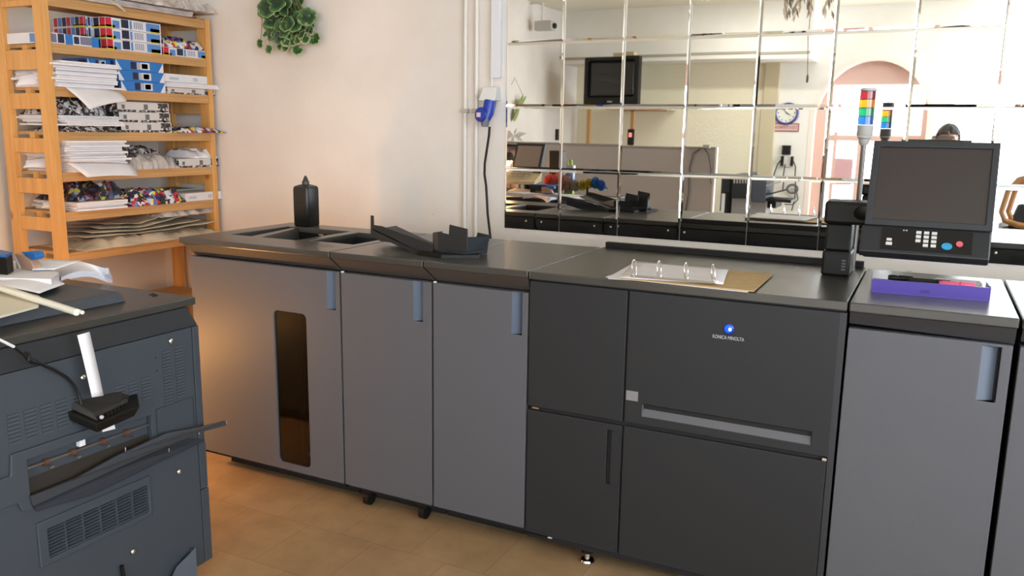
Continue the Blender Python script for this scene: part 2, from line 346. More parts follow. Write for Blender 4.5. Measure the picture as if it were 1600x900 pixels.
# shop-front window
wn = empty('window_1', ((wx0+wx1)/2, YR-.1, .35), None, None); wn['kind'] = 'structure'
f = MB(); WF = mat('window_frame_white', srgb(240, 240, 240), .5)
f.plate([rect(wx0, wx1, .35, 2.82, YR-.04), rect(wx0+.03, wx1-.03, .38, 2.80, YR-.04)], (0, -.06, 0), WF)
for x in (1.10, 1.95): f.box((x-.012, YR-.04, .38), (x+.012, YR-.1, 2.80), WF)
f.box((wx0+.05, YR-.04, 2.08), (wx1-.05, YR-.1, 2.12), WF)
f.build('window_frame', wn)
w2 = empty('assumed_side_window', (XR+.1, -.7, .85), None, None); w2['kind'] = 'structure'  # assumed window, never in view, lets in daylight from the right
f = MB(); f.plate([[(XR+.05, -2.8, .85), (XR+.05, 1.4, .85), (XR+.05, 1.4, 2.55), (XR+.05, -2.8, 2.55)], [(XR+.05, -2.75, .9), (XR+.05, 1.35, .9), (XR+.05, 1.35, 2.5), (XR+.05, -2.75, 2.5)]], (.05, 0, 0), WF)
f.box((XR+.05, -1.4, .9), (XR+.1, -1.35, 2.5), WF).box((XR+.05, 0, .9), (XR+.1, .05, 2.5), WF); f.build('window_frame', w2)
# soffit across the rear wall, pilaster strip
sx = refl(1268, 60, YR+.6).x; sz = refl(1150, 92, YR+.6).z
S('ceiling_soffit', MB().box((XL, YR, sz), (sx, YR+.6, ZC), REARWALL).box((XL, YR+.6, sz+.05), (sx, YR+.615, sz+.075), mat('cove_grey', srgb(170, 166, 150), .7)))
S('trim_1', MB().box((refl(1190, 200, YR).x, YR, 0), (refl(1213, 200, YR).x, YR+.05, sz), mat('pilaster_beige', srgb(200, 190, 160), .7)), bevel=.006)
S('wall_partition', MB().box((XL, YR, 0), (refl(1190, 200, YR).x, YR+.006, sz), mat('papered_wall', srgb(240, 234, 210), .8, bump=.9, bscale=26)))
# skirting along the back wall
S('baseboard_back', MB().box((XL, YB-.012, 0), (XR, YB, .07), mat('baseboard_grey', srgb(150, 140, 128), .6)))

# ------------------------------------------------------------------ mirror of bevelled tiles
mz0, mx0, ts = 0.997, -1.9135, 0.30
mr = empty('wall_mirror', (mx0, YB, mz0), 'large wall mirror of square tiles with faceted edges above the row of grey machines', 'mirror')
g = 0.0012; bv = 0.0074; bw = 0.0100
for i in range(14):
    for j in range(6):
        x0, x1, z0, z1 = mx0+i*ts+g, mx0+(i+1)*ts-g, mz0+j*ts+g, mz0+(j+1)*ts-g
        tx, tz = random.uniform(-1, 1)*.0006, random.uniform(-1, 1)*.0006
        if (i, j) in ((0, 0), (0, 1), (0, 2)): tx *= .4
        yf, ye = YB-.006, YB-.0050
        def dy(x, z): return tx*(x-(x0+x1)/2)*2 + tz*(z-(z0+z1)/2)*2
        o = [(x0, ye, z0), (x1, ye, z0), (x1, ye, z1), (x0, ye, z1)]
        n_ = [(x, yf+dy(x, z), z) for (x, z) in ((x0+bv, z0+bw), (x1-bv, z0+bw), (x1-bv, z1-bw), (x0+bv, z1-bw))]
        b_ = [(a, YB-.0003, c) for (a, _, c) in o]
        MB().add(b_+o+n_, [(0, 1, 5, 4), (1, 2, 6, 5), (2, 3, 7, 6), (3, 0, 4, 7), (4, 5, 9, 8), (5, 6, 10, 9), (6, 7, 11, 10), (7, 4, 8, 11), (8, 9, 10, 11), (3, 2, 1, 0)], MIRROR).build('mirror_tile', mr)

#--PART2--

# ------------------------------------------------------------------ the long grey machine row
T = 1.02; YF = 2.484; YD = 2.492; YBK = 3.173; DT = 0.945; DBM = 0.092
def slab_front(x0, x1, yf=2.470, top=None):
    # top plate edge, then the collar that slopes back towards the doors
    mb = MB()
    return mb
def top_unit(parent, x0, x1, holes=(), name='worktop', m=TOP):
    loops = [[(x0, YF, T), (x1, YF, T), (x1, YBK, T), (x0, YBK, T)]] + [list(h) for h in holes]
    MB().plate(loops, (0, 0, -.024), m).build(name, parent, bevel=.003)
def collar(parent, x0, x1, slant0=.0, slant1=.0, z0=DT+.003, hollow=False):
    mb = MB(); za = T-.0245
    vs = [(x0+slant0, YD+.022, z0), (x1+slant1, YD+.022, z0), (x1+slant1, YBK-.02, z0), (x0+slant0, YBK-.02, z0),
          (x0, YF+.004, za), (x1, YF+.004, za), (x1, YBK-.01, za), (x0, YBK-.01, za)]
    if not hollow: mb.hexa(vs, TRIM)
    else:
        P = [Vector(v) for v in vs]
        def lerp(u0, u1, w0, w1):
            g_ = lambda B, u, w: B[0]*(1-u)*(1-w)+B[1]*u*(1-w)+B[2]*u*w+B[3]*(1-u)*w
            mb.hexa([g_(P[:4], u0, w0), g_(P[:4], u1, w0), g_(P[:4], u1, w1), g_(P[:4], u0, w1), g_(P[4:], u0, w0), g_(P[4:], u1, w0), g_(P[4:], u1, w1), g_(P[4:], u0, w1)], TRIM)
        lerp(0, 1, 0, .10); lerp(0, 1, .93, 1); lerp(0, .06, .1, .93); lerp(.97, 1, .1, .93)
    mb.build('collar', parent, bevel=.0015)
def recess_handle(parent, x0, x1, z0, z1, y, depth=.028, m=HANDLE):
    # a pull whose floor slopes from flush at the left to deep at the right
    mb = MB(); e = .0005
    A = [(x0, y+.001, z0), (x0, y+.001, z1)]; B = [(x1, y+depth, z0), (x1, y+depth, z1)]; Cc = [(x1, y+.001, z0), (x1, y+.001, z1)]
    mb.add([A[0], A[1], B[0], B[1], Cc[0], Cc[1]], [(0, 2, 3, 1), (2, 4, 5, 3), (1, 3, 5), (0, 4, 2)], m)
    mb.build('handle', parent)
def door(parent, x0, x1, z0, z1, m, handle=None, extra=(), name='door', y=YD, th=.022, hm=HANDLE):
    loops = [rect(x0, x1, z0, z1, y)]
    if handle: loops.append(rect(*handle, y))
    loops += list(extra)
    d = MB().plate(loops, (0, th, 0), m).build(name, parent, bevel=.0022)
    if handle: recess_handle(d, *handle, y, m=hm)
    return d
def caster(parent, x, y):
    c = MB().ring([(x-.012, y, .028), (x+.012, y, .028)], .028, BLACK, seg=18).box((x-.02, y-.02, .05), (x+.02, y+.02, .072), BLACK).build('caster', parent)
def unit_body(parent, x0, x1, m=SEAM, y0=YD+.024, z0=.072, cavity=None):
    mb = MB(); zt = DT
    if cavity:
        t = .012
        mb.box((x0, y0, z0), (x0+t, YBK-.02, zt), m); mb.box((x1-t, y0, z0), (x1, YBK-.02, zt), m)
        mb.box((x0, YBK-.032, z0), (x1, YBK-.02, zt), m); mb.box((x0, y0, z0), (x1, YBK-.02, z0+t), m); mb.box((x0, y0, .80), (x1, YBK-.02, .812), m)
    else: mb.box((x0, y0, z0), (x1, YBK-.02, zt), m)
    mb.build('cabinet', parent)
def rear_panel(parent, x0, x1, vents, m=DARK, y=YBK-.02):
    d = MB().box((x0+.003, y, .1), (x1-.003, y+.018, T-.03), m).build('rear_panel', parent, bevel=.002)
    v = MB()
    for vx in vents:
        for k in range(14): v.box((vx+k*.009, y+.0182, .90), (vx+k*.009+.004, y+.0195, .965), BLACKM)
    if vents: v.build('vent', d)
    s = MB()
    for sxx in (x0+.04, x1-.05): s.lathe([(.007, 0), (.006, .003), (0.001, .004)], (sxx, y+.018, .972), CHROME, 12, (0, 1, 0))
    s.build('screw', d)

row = [(-2.752, -1.9745), (-1.9655, -1.5645), (-1.5555, -1.1815)]
seams = [-2.806, -2.0107, -1.5933, -1.1772]
labels = ['light grey stacker cabinet with a tall dark window in its door',
          'light grey finisher cabinet with a plain door between the windowed cabinet and another plain one',
          'light grey finisher cabinet with a plain door touching the charcoal printing engine']
units = []
# pocket openings in the two left worktops
p1 = [(-2.70, 2.665, T), (-2.30, 2.70, T), (-2.36, 3.07, T), (-2.70, 3.05, T)]
p2 = [atz(495, 374, T), atz(556, 384, T), atz(606, 366.5, T), atz(551, 363, T)]
p2 = [(-2.288, 2.70, T), (-2.06, 2.70, T), (-2.06, 3.03, T), (-2.288, 3.03, T)]
p1 = [(-2.70, 2.675, T), (-2.34, 2.675, T), (-2.34, 3.04, T), (-2.70, 3.04, T)]
for i in range(3):
    u = empty('finisher_cabinet' if i else 'stacker_cabinet', ((seams[i]+seams[i+1])/2, 2.85, 0), labels[i], 'printer')
    units.append(u)
    x0, x1 = row[i]
    sx0, sx1 = seams[i]+.003, seams[i+1]-.003
    holes = [p1, p2] if i == 0 else []
    top_unit(u, sx0, sx1, holes)
    collar(u, sx0+(.015 if i == 0 else .0025), sx1-.0025, (.045 if i == 0 else .034), (.036 if i < 2 else .0), hollow=(i == 0))
    bx0 = seams[0]+.06 if i == 0 else row[i][0]-.002
    unit_body(u, bx0, x1+.002, SEAM, cavity=(i == 0))
    rear_panel(u, sx0, sx1, [sx1-.2] if i < 3 else [])
    hx0 = (-2.034, -1.639, -1.240)[i]; hx1 = (-1.993, -1.600, -1.202)[i]
    if i == 0:
        win = rrect(-2.306, -2.140, .122, .762, YD, .022)
        d = door(u, x0, x1, DBM, DT, GREY, (hx0, hx1, .795, .9435), [win])
        MB().plate([rrect(-2.311, -2.135, .117, .767, YD+.008, .022)], (0, .003, 0), glass('smoked_glass', (0.008, 0.005, 0.003), .05, .66)).build('window_pane', d)
        inn = MB(); inn.box((-2.28, 2.6, .1), (-2.262, 2.62, .86), STEEL); inn.box((-2.5, 2.62, .30), (-2.0, 3.1, .315), mat('tray_brown', srgb(120, 84, 50), .5))
        inn.build('stacker_rail', u, label='brown tray and steel rail seen through the smoked window')
        sc_ = MB()
        for k in range(9):
            cx, cy_, cz = -2.17+random.uniform(-.035, .035), 2.56+random.uniform(0, .03), .135+random.uniform(0, .05)
            q = Matrix.Rotation(random.uniform(0, 3), 3, Vector((random.random(), random.random(), 1)).normalized())
            sc_.box((cx-.012, cy_-.008, cz-.001), (cx+.012, cy_+.008, cz+.001), PAPER, rot=q)
        sc_.build('paper_scraps', u, label='crumpled white paper scraps behind the smoked window')
    else:
        door(u, x0, x1, DBM, DT-.001, GREY, (hx0, hx1, .795, .9425))
    # foot rail, casters
    MB().box((bx0+(.07 if i == 0 else 0), YD+.10, .014), (x1, YD+.16, .090), BLACKM).build('base_rail', u)
    for cx in ((x0+.18, x1-.12) if i == 0 else (x0+.07, x1-.07)):
        caster(u, cx, YD+(.06 if i == 1 else .20)); caster(u, cx, 3.05)
    # little catch at the door's upper corner
    if i: MB().box((x0+.002, YD-.001, DT-.001), (x0+.010, YD+.008, DT+.004), WHITEP).build('latch', u)
# pockets
def pocket(u, p, deep, ribs, m=BLACK):
    x0, y0 = p[0][0], p[0][1]; x1, y1 = p[2][0], p[2][1]; zt = T-.024; mb = MB(); t = .004
    d = deep
    # sloping floor, deep at the right rear
    a = [(x0, y0, zt), (x1, y0, zt), (x1, y1, zt), (x0, y1, zt)]
    b = [(x0, y0, T-d*.6), (x1, y0, T-d), (x1, y1, T-d), (x0, y1, T-d*.6)]
    mb.add(a+b, [(0, 1, 5, 4), (1, 2, 6, 5), (2, 3, 7, 6), (3, 0, 4, 7), (4, 5, 6, 7)], m)
    o = mb.build('paper_pocket', u)
    for r in ribs: MB().hexa(r, TOP).build('rib', o)
pocket(units[0], p1, .12, [[(-2.62, 2.68, .93), (-2.52, 2.68, .93), (-2.62, 3.035, .93), (-2.69, 3.035, .93), (-2.60, 2.68, T-.004), (-2.54, 2.68, T-.004), (-2.64, 3.035, T-.004), (-2.67, 3.035, T-.004)]])
pocket(units[0], p2, .16, [], SLATED)
lab = MB()
for (a, b_, c, d_) in (((501, 380), (519, 382), (523, 386), (496, 384)), ((497, 366), (504, 365.5), (506, 368.5), (499, 368))):
    P = [atz(*q, T+.0006) for q in (a, b_, c, d_)]; MB().plate([P], (0, 0, -.0005), mat('label_grey', srgb(120, 116, 110), .5)).build('label_sticker', units[0])

# printing engine
en = empty('printing_engine', (-.68, 2.85, 0), 'wide charcoal printing engine with a glowing blue badge on its front door', 'printer')
ex0, ex1, em = seams[3]+.002, -.1815, -.8285
MB().plate([[(ex0, YF, T), (ex1, YF, T), (ex1, YBK+.02, T), (ex0, YBK+.02, T)]], (0, 0, -.026), TOP).build('worktop', en, bevel=.003)
MB().box((-1.16, YBK-.005, T), (-.19, YBK+.02, T+.024), BLACK).build('rear_lip', en, bevel=.002)
MB().box((ex0+.004, YD+.012, .06), (ex1-.004, YBK, T-.027), SEAM).build('cabinet', en)
rear_panel(en, ex0, ex1, [-.95], y=YBK)
d = door(en, ex0+.001, em-.003, .572-.022, T-.033, DARK, name='door')
door(en, em+.003, -.196, .572-.020, T-.033, DARK, name='front_door', extra=[rect(-.768, -.248, .580, .621, YD)])
fd = [c for c in en.children if c.name.startswith('front_door')][0]
mb = MB()
r0 = [(-.768, YD+.001, .580), (-.248, YD+.001, .580), (-.248, YD+.001, .621), (-.768, YD+.001, .621)]
mb.add(r0+[(-.768, YD+.002, .580), (-.248, YD+.002, .580), (-.252, YD+.018, .617), (-.764, YD+.018, .617)], [(4, 5, 6, 7), (2, 3, 7, 6), (1, 2, 6, 5), (3, 0, 4, 7)], mat('pull_charcoal', srgb(84, 84, 90), .45)).build('pull_handle', fd, label='long recessed pull along the lower edge')
MB().box((-.822, YD-.0012, .628), (-.782, YD+.002, .660), mat('label_grey2', srgb(128, 126, 130), .5)).build('label_plate', fd)
bd = MB(); bd.lathe([(.0165, 0), (.0165, .003), (.013, .005)], (-.508, YD, .902), mat('badge_rim', srgb(30, 60, 160), .25, .4), 28, (0, -1, 0)); b0 = bd.build('emblem', fd, smooth=True, label='round blue glowing badge')
MB().lathe([(.0120, 0), (.0095, .0022), (.004, .003)], (-.508, YD-.005, .902), mat('badge_blue', (0.01, 0.06, .6), .2, emit=(0.01, 0.12, 1.0), estr=.8), 24, (0, -1, 0)).build('badge_lens', b0, smooth=True)
MB().lathe([(.0045, 0), (.003, .0012)], (-.503, YD-.0078, .902), mat('badge_white', (.9, .95, 1), .2, emit=(.75, .9, 1.0), estr=4.0), 16, (0, -1, 0)).build('badge_light', b0)
text('lettering', 'KONICA MINOLTA', .0155, (-.508, YD-.0012, .8735), (pi/2, 0, 0), mat('print_silver', srgb(190, 190, 192), .4), fd, width=.094)
# lower doors
ld = door(en, ex0+.001, em-.003, .083, .536, DARK, name='door', extra=[rect(-.882, -.868, .325, .515, YD)])
MB().box((-.885, YD+.014, .32), (-.865, YD+.020, .52), BLACKM).build('handle_slot', ld)
o_ = MB(); o_.plate([rect(-.866, -.834, .325, .515, YD-.0006), rect(-.8652, -.8348, .3258, .5142, YD-.0006)], (0, .0008, 0), BLACKM); o_.build('handle_edge', ld)
door(en, em+.003, -.200, .083, .538, DARK, name='lower_door')
MB().box((-.198, YD+.001, .085), (ex1+.001, YD+.03, T-.033), mat('engine_edge', srgb(44, 45, 50), .5)).build('side_trim', en)
MB().box((ex0+.02, YD-.004, .556-.012), (ex0+.045, YD+.004, .562-.012), CHROME).box((-.212, YD-.004, .541), (-.200, YD+.004, .549), CHROME).build('hinge_pin', en)
MB().box((ex0+.02, YD+.03, .05), (ex1-.02, YBK-.03, .085), BLACKM).build('base', en)
MB().box((ex0+.005, YD-.003, .078), (ex0+.09, YD+.004, .083), BLACK).box((ex0+.09, YD-.003, .080), (ex0+.105, YD+.004, .0845), LGREY).build('kick_clip', en)
for (fx, fy) in ((-.955, YD+.05), (-.30, YD+.05), (-1.1, 3.08), (-.30, 3.08)):
    MB().lathe([(.024, 0), (.026, .004), (.022, .010), (.010, .013), (.009, .055)], (fx, fy, 0), CHROME, 24).build('levelling_foot', en, smooth=True)
    if fx == -.955: MB().lathe([(.022, 0), (.024, .012), (.020, .020)], (fx, fy, .038), BLACK, 20).build('foot_nut', en)

# paper feed cabinets at the right
for k, (a, b_, hx, lb) in enumerate(((-.1765, .2365, .160, 'light grey paper feed cabinet with one door, under the raised control screen'), (.2435, .98, .86, 'light grey paper feed cabinet cut off by the right edge of the photo'))):
    u = empty('paper_feed_cabinet', ((a+b_)/2, 2.85, 0), lb, 'printer')
    MB().plate([[(a, YF, T), (b_, YF, T), (b_, YBK, T), (a, YBK, T)]], (0, 0, -.027), TOP).build('worktop', u, bevel=.004)
    mb = MB(); mb.hexa([(a+.003, YD+.012, DT+.012), (b_-.003, YD+.012, DT+.003), (b_-.003, YBK-.02, DT+.003), (a+.003, YBK-.02, DT+.003), (a+.003, YF+.006, T-.028), (b_-.003, YF+.006, T-.028), (b_-.003, YBK-.01, T-.028), (a+.003, YBK-.01, T-.028)], mat('collar_dark', srgb(46, 46, 50), .45)); mb.build('collar', u)
    unit_body(u, a+.003, b_-.003)
    rear_panel(u, a, b_, [a+.1])
    door(u, a+.003, b_-.006, DBM, DT, GREY, (hx, hx+.045, .785, .937), hm=mat('handle_slate', srgb(96, 106, 122), .45))
    MB().box((a+.01, YD+.035, .014), (b_-.01, YD+.09, .075), BLACKM).build('base_rail', u)
    for cx in (a+.07, b_-.07): caster(u, cx, YD+.12); caster(u, cx, 3.06)

# ------------------------------------------------------------------ control screen on its swivel column
cs = empty('control_panel', (-.23, 3.05, T), 'tilted charcoal touch screen with a keypad below, on a swivel column of the charcoal engine', 'control panel')
mb = MB()
cx, cyy = -.262, 2.985
mb.box((cx-.045, cyy-.05, T+.0005), (cx+.045, cyy+.06, T+.085), BLACK); mb.build('column', cs, bevel=.008)
MB().box((cx-.040, cyy-.046, T+.0855), (cx+.040, cyy+.055, T+.175), BLACK).build('column_middle', cs, bevel=.006)
MB().box((cx-.047, cyy-.075, T+.176), (cx+.085, cyy+.058, T+.25), BLACK).build('column_head', cs, bevel=.010)
s = MB()
for k in range(4): s.box((cx+.018, cyy-.052, T+.022+k*.010), (cx+.030, cyy-.049, T+.027+k*.010), mat('symbol_grey', srgb(90, 90, 92), .5))
s.build('symbol_marks', cs)
tilt = math.atan2(.115, .32)
# panel plane: u along the width, v up the tilted face, n towards the viewer
pc = Vector((-.0035, 2.565, 1.150)); U = Vector((1, -.015, 0)).normalized(); Vv = Vector((0, sin(tilt), cos(tilt))); Nn = U.cross(Vv).normalized()   # points to -y
if Nn.y > 0: Nn = -Nn
def PP(a, b_, c): return pc + U*a + Vv*b_ + Nn*c
def pbox(mb, a0, a1, b0, b1, c0, c1, m): return mb.hexa([PP(a0, b0, c0), PP(a1, b0, c0), PP(a1, b1, c0), PP(a0, b1, c0), PP(a0, b0, c1), PP(a1, b0, c1), PP(a1, b1, c1), PP(a0, b1, c1)], m)
pw = .160
MB_ = MB(); pbox(MB_, -pw, pw, .0, .335, -.045, -.001, BLACK); MB_.build('housing', cs, bevel=.006)
bz = MB(); fl = [[PP(-pw, .085, 0), PP(pw, .085, 0), PP(pw, .335, 0), PP(-pw, .335, 0)], [PP(-pw+.018, .103, 0), PP(pw-.018, .103, 0), PP(pw-.018, .317, 0), PP(-pw+.018, .317, 0)]]
bz.plate(fl, Nn*.009, SLATED); bz.build('bezel', cs, bevel=.002)
MB_ = MB(); pbox(MB_, -pw+.0175, pw-.0175, .1025, .3175, -.001, .003, mat('screen_off', srgb(44, 38, 38), .28)); MB_.build('screen', cs)
# keypad shelf sloping towards the viewer
k0 = [(-pw-.004, 0), (pw-.002, 0)]
def KP(a, b_, c): # keypad plane leans forward: b 0..0.088 front..back
    return pc + U*a + (Vector((0, .62, .785))*(b_-.088)) + Vv*.084 + Vector((0, -.785, .62))*c + Nn*.004
def kbox(mb, a0, a1, b0, b1, c0, c1, m): return mb.hexa([KP(a0, b0, c0), KP(a1, b0, c0), KP(a1, b1, c0), KP(a0, b1, c0), KP(a0, b0, c1), KP(a1, b0, c1), KP(a1, b1, c1), KP(a0, b1, c1)], m)
kb = MB(); kbox(kb, -pw-.006, pw-.003, 0, .088, -.028, 0, SLATED); kp = kb.build('keypad_shelf', cs, bevel=.004)
kb = MB(); kbox(kb, -.112, pw-.045, .012, .082, 0, .0015, BLACK); kb.build('keypad', kp)
KEYM = mat('key_grey', srgb(196, 196, 194), .4); 
for r_ in range(4):
    for c_ in range(3):
        if r_ == 3 and c_ == 0: continue
        kbox(ks := MB(), -.024+c_*.0195, -.011+c_*.0195, .066-r_*.0135, .0745-r_*.0135, .0015, .005, KEYM); ks.build('key', kp)
kbox(ks := MB(), -.097, -.084, .038, .0455, .0015, .005, KEYM); ks.build('key', kp); kbox(ks := MB(), -.098, -.082, .024, .033, .0015, .005, KEYM); ks.build('key', kp)
q = Vector((0, -.785, .62))
def kdisc(a, b_, r, m, nm, sx_=1.0):
    c0 = KP(a, b_, .0015); mb = MB(); vs = []; n = 28
    a1 = U; a2 = Vector((0, .62, .785))
    for h in (0, .004): vs += [c0 + a1*(r*sx_*cos(2*pi*k/n)) + a2*(r*sin(2*pi*k/n)) + q*h for k in range(n)]
    mb.add(vs, [tuple(range(n)), tuple(range(n, 2*n))]+[(k, (k+1) % n, n+(k+1) % n, n+k) for k in range(n)], m); mb.build(nm, kp)
kdisc(.0545, .031, .0105, mat('start_blue', srgb(44, 140, 184), .35), 'start_button', 1.25)
kdisc(.0845, .041, .0085, mat('stop_red', srgb(196, 92, 100), .35), 'stop_button')
kb = MB()
for a in (-.058, -.051): kbox(kb, a, a+.004, .074, .078, .0015, .002, KEYM)
kb.build('indicator', kp)
MB().ring([(-.215, 2.945, T+.215), (-.13, 2.80, T+.22), (-.06, 2.68, T+.225)], .022, BLACK, 12).build('swivel_arm', cs, smooth=True)

# signal tower
st = empty('signal_tower', (-.218, 3.10, T), 'signal light tower of stacked red, orange, green and blue lenses on a grey pole', 'signal light')
def lens(c):
    m = mat('lens_%02d%02d%02d' % tuple(int(v*99) for v in c), c, .25, coat=.6)
    m.node_tree.nodes['Principled BSDF'].inputs['Transmission Weight'].default_value = .65; return m
tx_, ty_ = -.2215, 3.10
MB().ring([(tx_, ty_, T+.0005), (tx_, ty_, 1.462)], .0085, mat('pole_grey', srgb(120, 116, 112), .35, .7), 16).build('pole', st, smooth=True)
MB().lathe([(.012, 0), (.017, .01), (.017, .02), (.022, .024), (.022, .030)], (tx_, ty_, 1.450), LGREY, 20).build('mounting', st, smooth=True)
zz = 1.481
MB().lathe([(.0245, 0), (.0255, .002), (.0255, .036)], (tx_, ty_, zz), LGREY, 28).build('base_housing', st, smooth=True); zz += .037
for nm, c in (('blue', srgb(24, 104, 196)), ('green', srgb(10, 150, 92)), ('orange', srgb(236, 150, 20)), ('red', srgb(150, 24, 36))):
    L_ = MB().lathe([(.0245, 0), (.0255, .001), (.0255, .0265), (.0245, .0275)], (tx_, ty_, zz), lens(c), 28).build('lens', st, smooth=True, label=nm + ' lens'); zz += .0278
MB().lathe([(.0245, 0), (.0255, .001), (.0255, .0075), (.022, .009)], (tx_, ty_, zz), LGREY, 28).build('cap', st, smooth=True)

# ------------------------------------------------------------------ things on the row
# black squeeze bottle
bt = empty('toner_bottle', (-2.652, 3.115, T), 'black bottle with a pointed nozzle standing at the rear edge of the windowed cabinet', 'bottle')
bx, by = -2.652, 3.115
def rr_prism(cx, cy, hx, hy, r, z0, z1, m, mb, n=5, top_scale=None):
    pts = []
    for (a, b_, a0) in ((hx-r, hy-r, 0), (-hx+r, hy-r, 90), (-hx+r, -hy+r, 180), (hx-r, -hy+r, 270)):
        for k in range(n+1): q_ = radians(a0+90*k/n); pts.append((a+r*cos(q_), b_+r*sin(q_)))
    N = len(pts); prof = [(z0, .93), (z0+.006, 1.0), (z1-.012, 1.0), (z1, .93)] + (top_scale or [])
    vs = [(cx+x*s_, cy+y*s_, z) for (z, s_) in prof for (x, y) in pts]
    fs = [(i*N+k, i*N+(k+1) % N, (i+1)*N+(k+1) % N, (i+1)*N+k) for i in range(len(prof)-1) for k in range(N)] + [tuple(reversed(range(N))), tuple((len(prof)-1)*N+k for k in range(N))]
    return mb.add(vs, fs, m)
BOT = mat('bottle_black', srgb(13, 15, 13), .36)
rr_prism(bx, by, .046, .046, .016, T+.0005, T+.186, BOT, MB_ := MB(), top_scale=[(T+.193, .6), (T+.196, .35)]); MB_.build('body', bt, smooth=True)
MB().lathe([(.017, 0), (.017, .018), (.013, .022), (.010, .032), (.003, .045)], (bx, by, T+.192), mat('nozzle_dark', srgb(60, 62, 58), .4), 18).build('nozzle', bt, smooth=True)

# black plastic output tray, taken off and lying upside down
tr = empty('output_tray', (-1.82, 2.78, T), 'black angular plastic paper tray taken off and lying on the plain light grey cabinets', 'tray')
TRY = mat('tray_plastic', srgb(36, 35, 34), .5); TRB = mat('tray_plastic_blue', srgb(30, 36, 43), .7)
def shape(pix, Y, off, m, name, par=tr, ztop=None, slope=0.0):
    P = []
    for (px, py) in pix: P.append(aty(px, py, Y))
    return MB().plate([P], off, m).build(name, par, bevel=.001)
# long side wall of the channel: seen side-on
sw = [(579, 336.5), (583.5, 337), (584, 351.5), (595, 353.5), (640, 369), (676, 383), (676, 396), (664, 401), (640, 393), (610, 379), (594, 377), (579, 366)]
shape(sw, 2.62, (0, .004, 0), TRY, 'side_wall')
P = [aty(px, py, 2.804) for (px, py) in ((584, 366), (665, 400), (676, 395))]
z0 = T+.004
a0, a1, a2 = aty(584, 360, 2.62), aty(664, 398, 2.62), aty(676, 384, 2.62)
MB().hexa([a0, a1, a1+Vector((0, .15, 0)), a0+Vector((0, .15, 0)), a0+Vector((0, 0, .004)), a1+Vector((0, 0, .004)), a1+Vector((0, .15, .004)), a0+Vector((0, .15, .004))], TRY).build('channel_floor', tr)
shape([(584, 352), (595, 353), (680, 380), (680, 389), (660, 384), (600, 366), (584, 362)], 2.775, (0, .004, 0), TRY, 'far_side_wall')
MB().hexa([aty(648, 381, 2.626), aty(676, 395, 2.626), aty(676, 395, 2.73), aty(648, 381, 2.73), aty(648, 371, 2.626), aty(676, 381, 2.626), aty(676, 381, 2.73), aty(648, 371, 2.73)], mat('tray_brownish', srgb(64, 54, 48), .45)).build('channel_end', tr)
# box cluster at the right
shape([(676, 363.5), (685, 362.5), (685, 392), (676, 389)], 2.64, (0, .03, 0), mat('tray_brownish', srgb(64, 54, 48)), 'corner_block')
shape([(684, 362), (701, 366.5), (702, 351), (730, 358), (729, 399.5), (684, 393)], 2.64, (0, .006, 0), TRY, 'front_plate')
shape([(702, 351), (730, 358), (730, 370), (701, 366)], 2.72, (0, .006, 0), TRY, 'rear_tab')
a, b_, c_, d_ = aty(729, 399.5, 2.642), aty(729, 371, 2.642), aty(764, 370, 2.76), aty(761, 396, 2.76)
MB().hexa([a, d_, d_+Vector((-.01, .006, 0)), a+Vector((-.01, .006, 0)), b_, c_, c_+Vector((-.01, .006, 0)), b_+Vector((-.01, .006, 0))], TRB).build('side_plate', tr)
a, b_, c_, d_ = aty(744, 371, 2.70), aty(746, 363.5, 2.70), aty(764, 367.5, 2.76), aty(763, 377, 2.76)
MB().hexa([a, d_, d_+Vector((0, .006, 0)), a+Vector((0, .006, 0)), b_, c_, c_+Vector((0, .006, 0)), b_+Vector((0, .006, 0))], TRY).build('side_tab', tr)
shape([(688, 366), (728, 371), (728, 397), (688, 391)], 2.755, (0, .004, 0), TRB, 'rear_plate')
shape([(596, 358), (676, 384), (676, 397), (640, 388), (596, 372)], 2.778, (0, .004, 0), TRB, 'rear_side_plate')
q0 = atz(652, 398, T); q1 = atz(690, 404, T); q2 = atz(748, 404, T); q3 = atz(752, 392, T); q4 = atz(690, 388, T); q5 = atz(656, 392, T)
MB().plate([[(p.x, p.y, T+.0005) for p in (q0, q1, q2, q3, q4, q5)]], (0, 0, .012), BLACK).build('foot_plate', tr)
q0 = atz(676, 397, T); q2 = atz(728, 403, T); q3 = atz(760, 399, T); q4 = atz(700, 385, T)
MB().plate([[(p.x, p.y, T+.013) for p in (q0, q2, q3, q4)]], (0, 0, .008), TRB).build('slide_plate', tr)

# open ring binder
bn = empty('ring_binder', (-.70, 2.68, T), 'open ring binder with four chrome rings and a white sheet, lying on the charcoal engine', 'binder')
def zq(px, py, z): p = atz(px, py, z); return (p.x, p.y, z)
MB().plate([[zq(950, 436, T+.001), zq(985, 438, T+.001), zq(1168, 457, T+.001), zq(1190, 440, T+.001), zq(1204, 433, T+.001), zq(1010, 415, T+.001)]], (0, 0, .002), PAPER).build('back_cover', bn)
MB().plate([[zq(967, 436, T+.004), zq(1178, 456, T+.004), zq(1208, 429, T+.004), zq(1005, 412, T+.004)]], (0, 0, .003), mat('cardboard_tan', srgb(196, 168, 122), .8, var=.08, vscale=30)).build('cardboard_divider', bn)
MB().plate([[zq(946, 433, T+.008), zq(958, 429, T+.008), zq(996, 408, T+.012), zq(970, 433, T+.008), zq(967, 437, T+.008), zq(952, 435, T+.008)]], (0, 0, .001), PAPER).build('loose_sheet', bn)
sh = MB(); A, B_, Cc, D = [Vector(zq(*p)) for p in ((968, 434, T+.010), (1130, 444, T+.010), (1139, 420, T+.012), (994, 408, T+.012))]
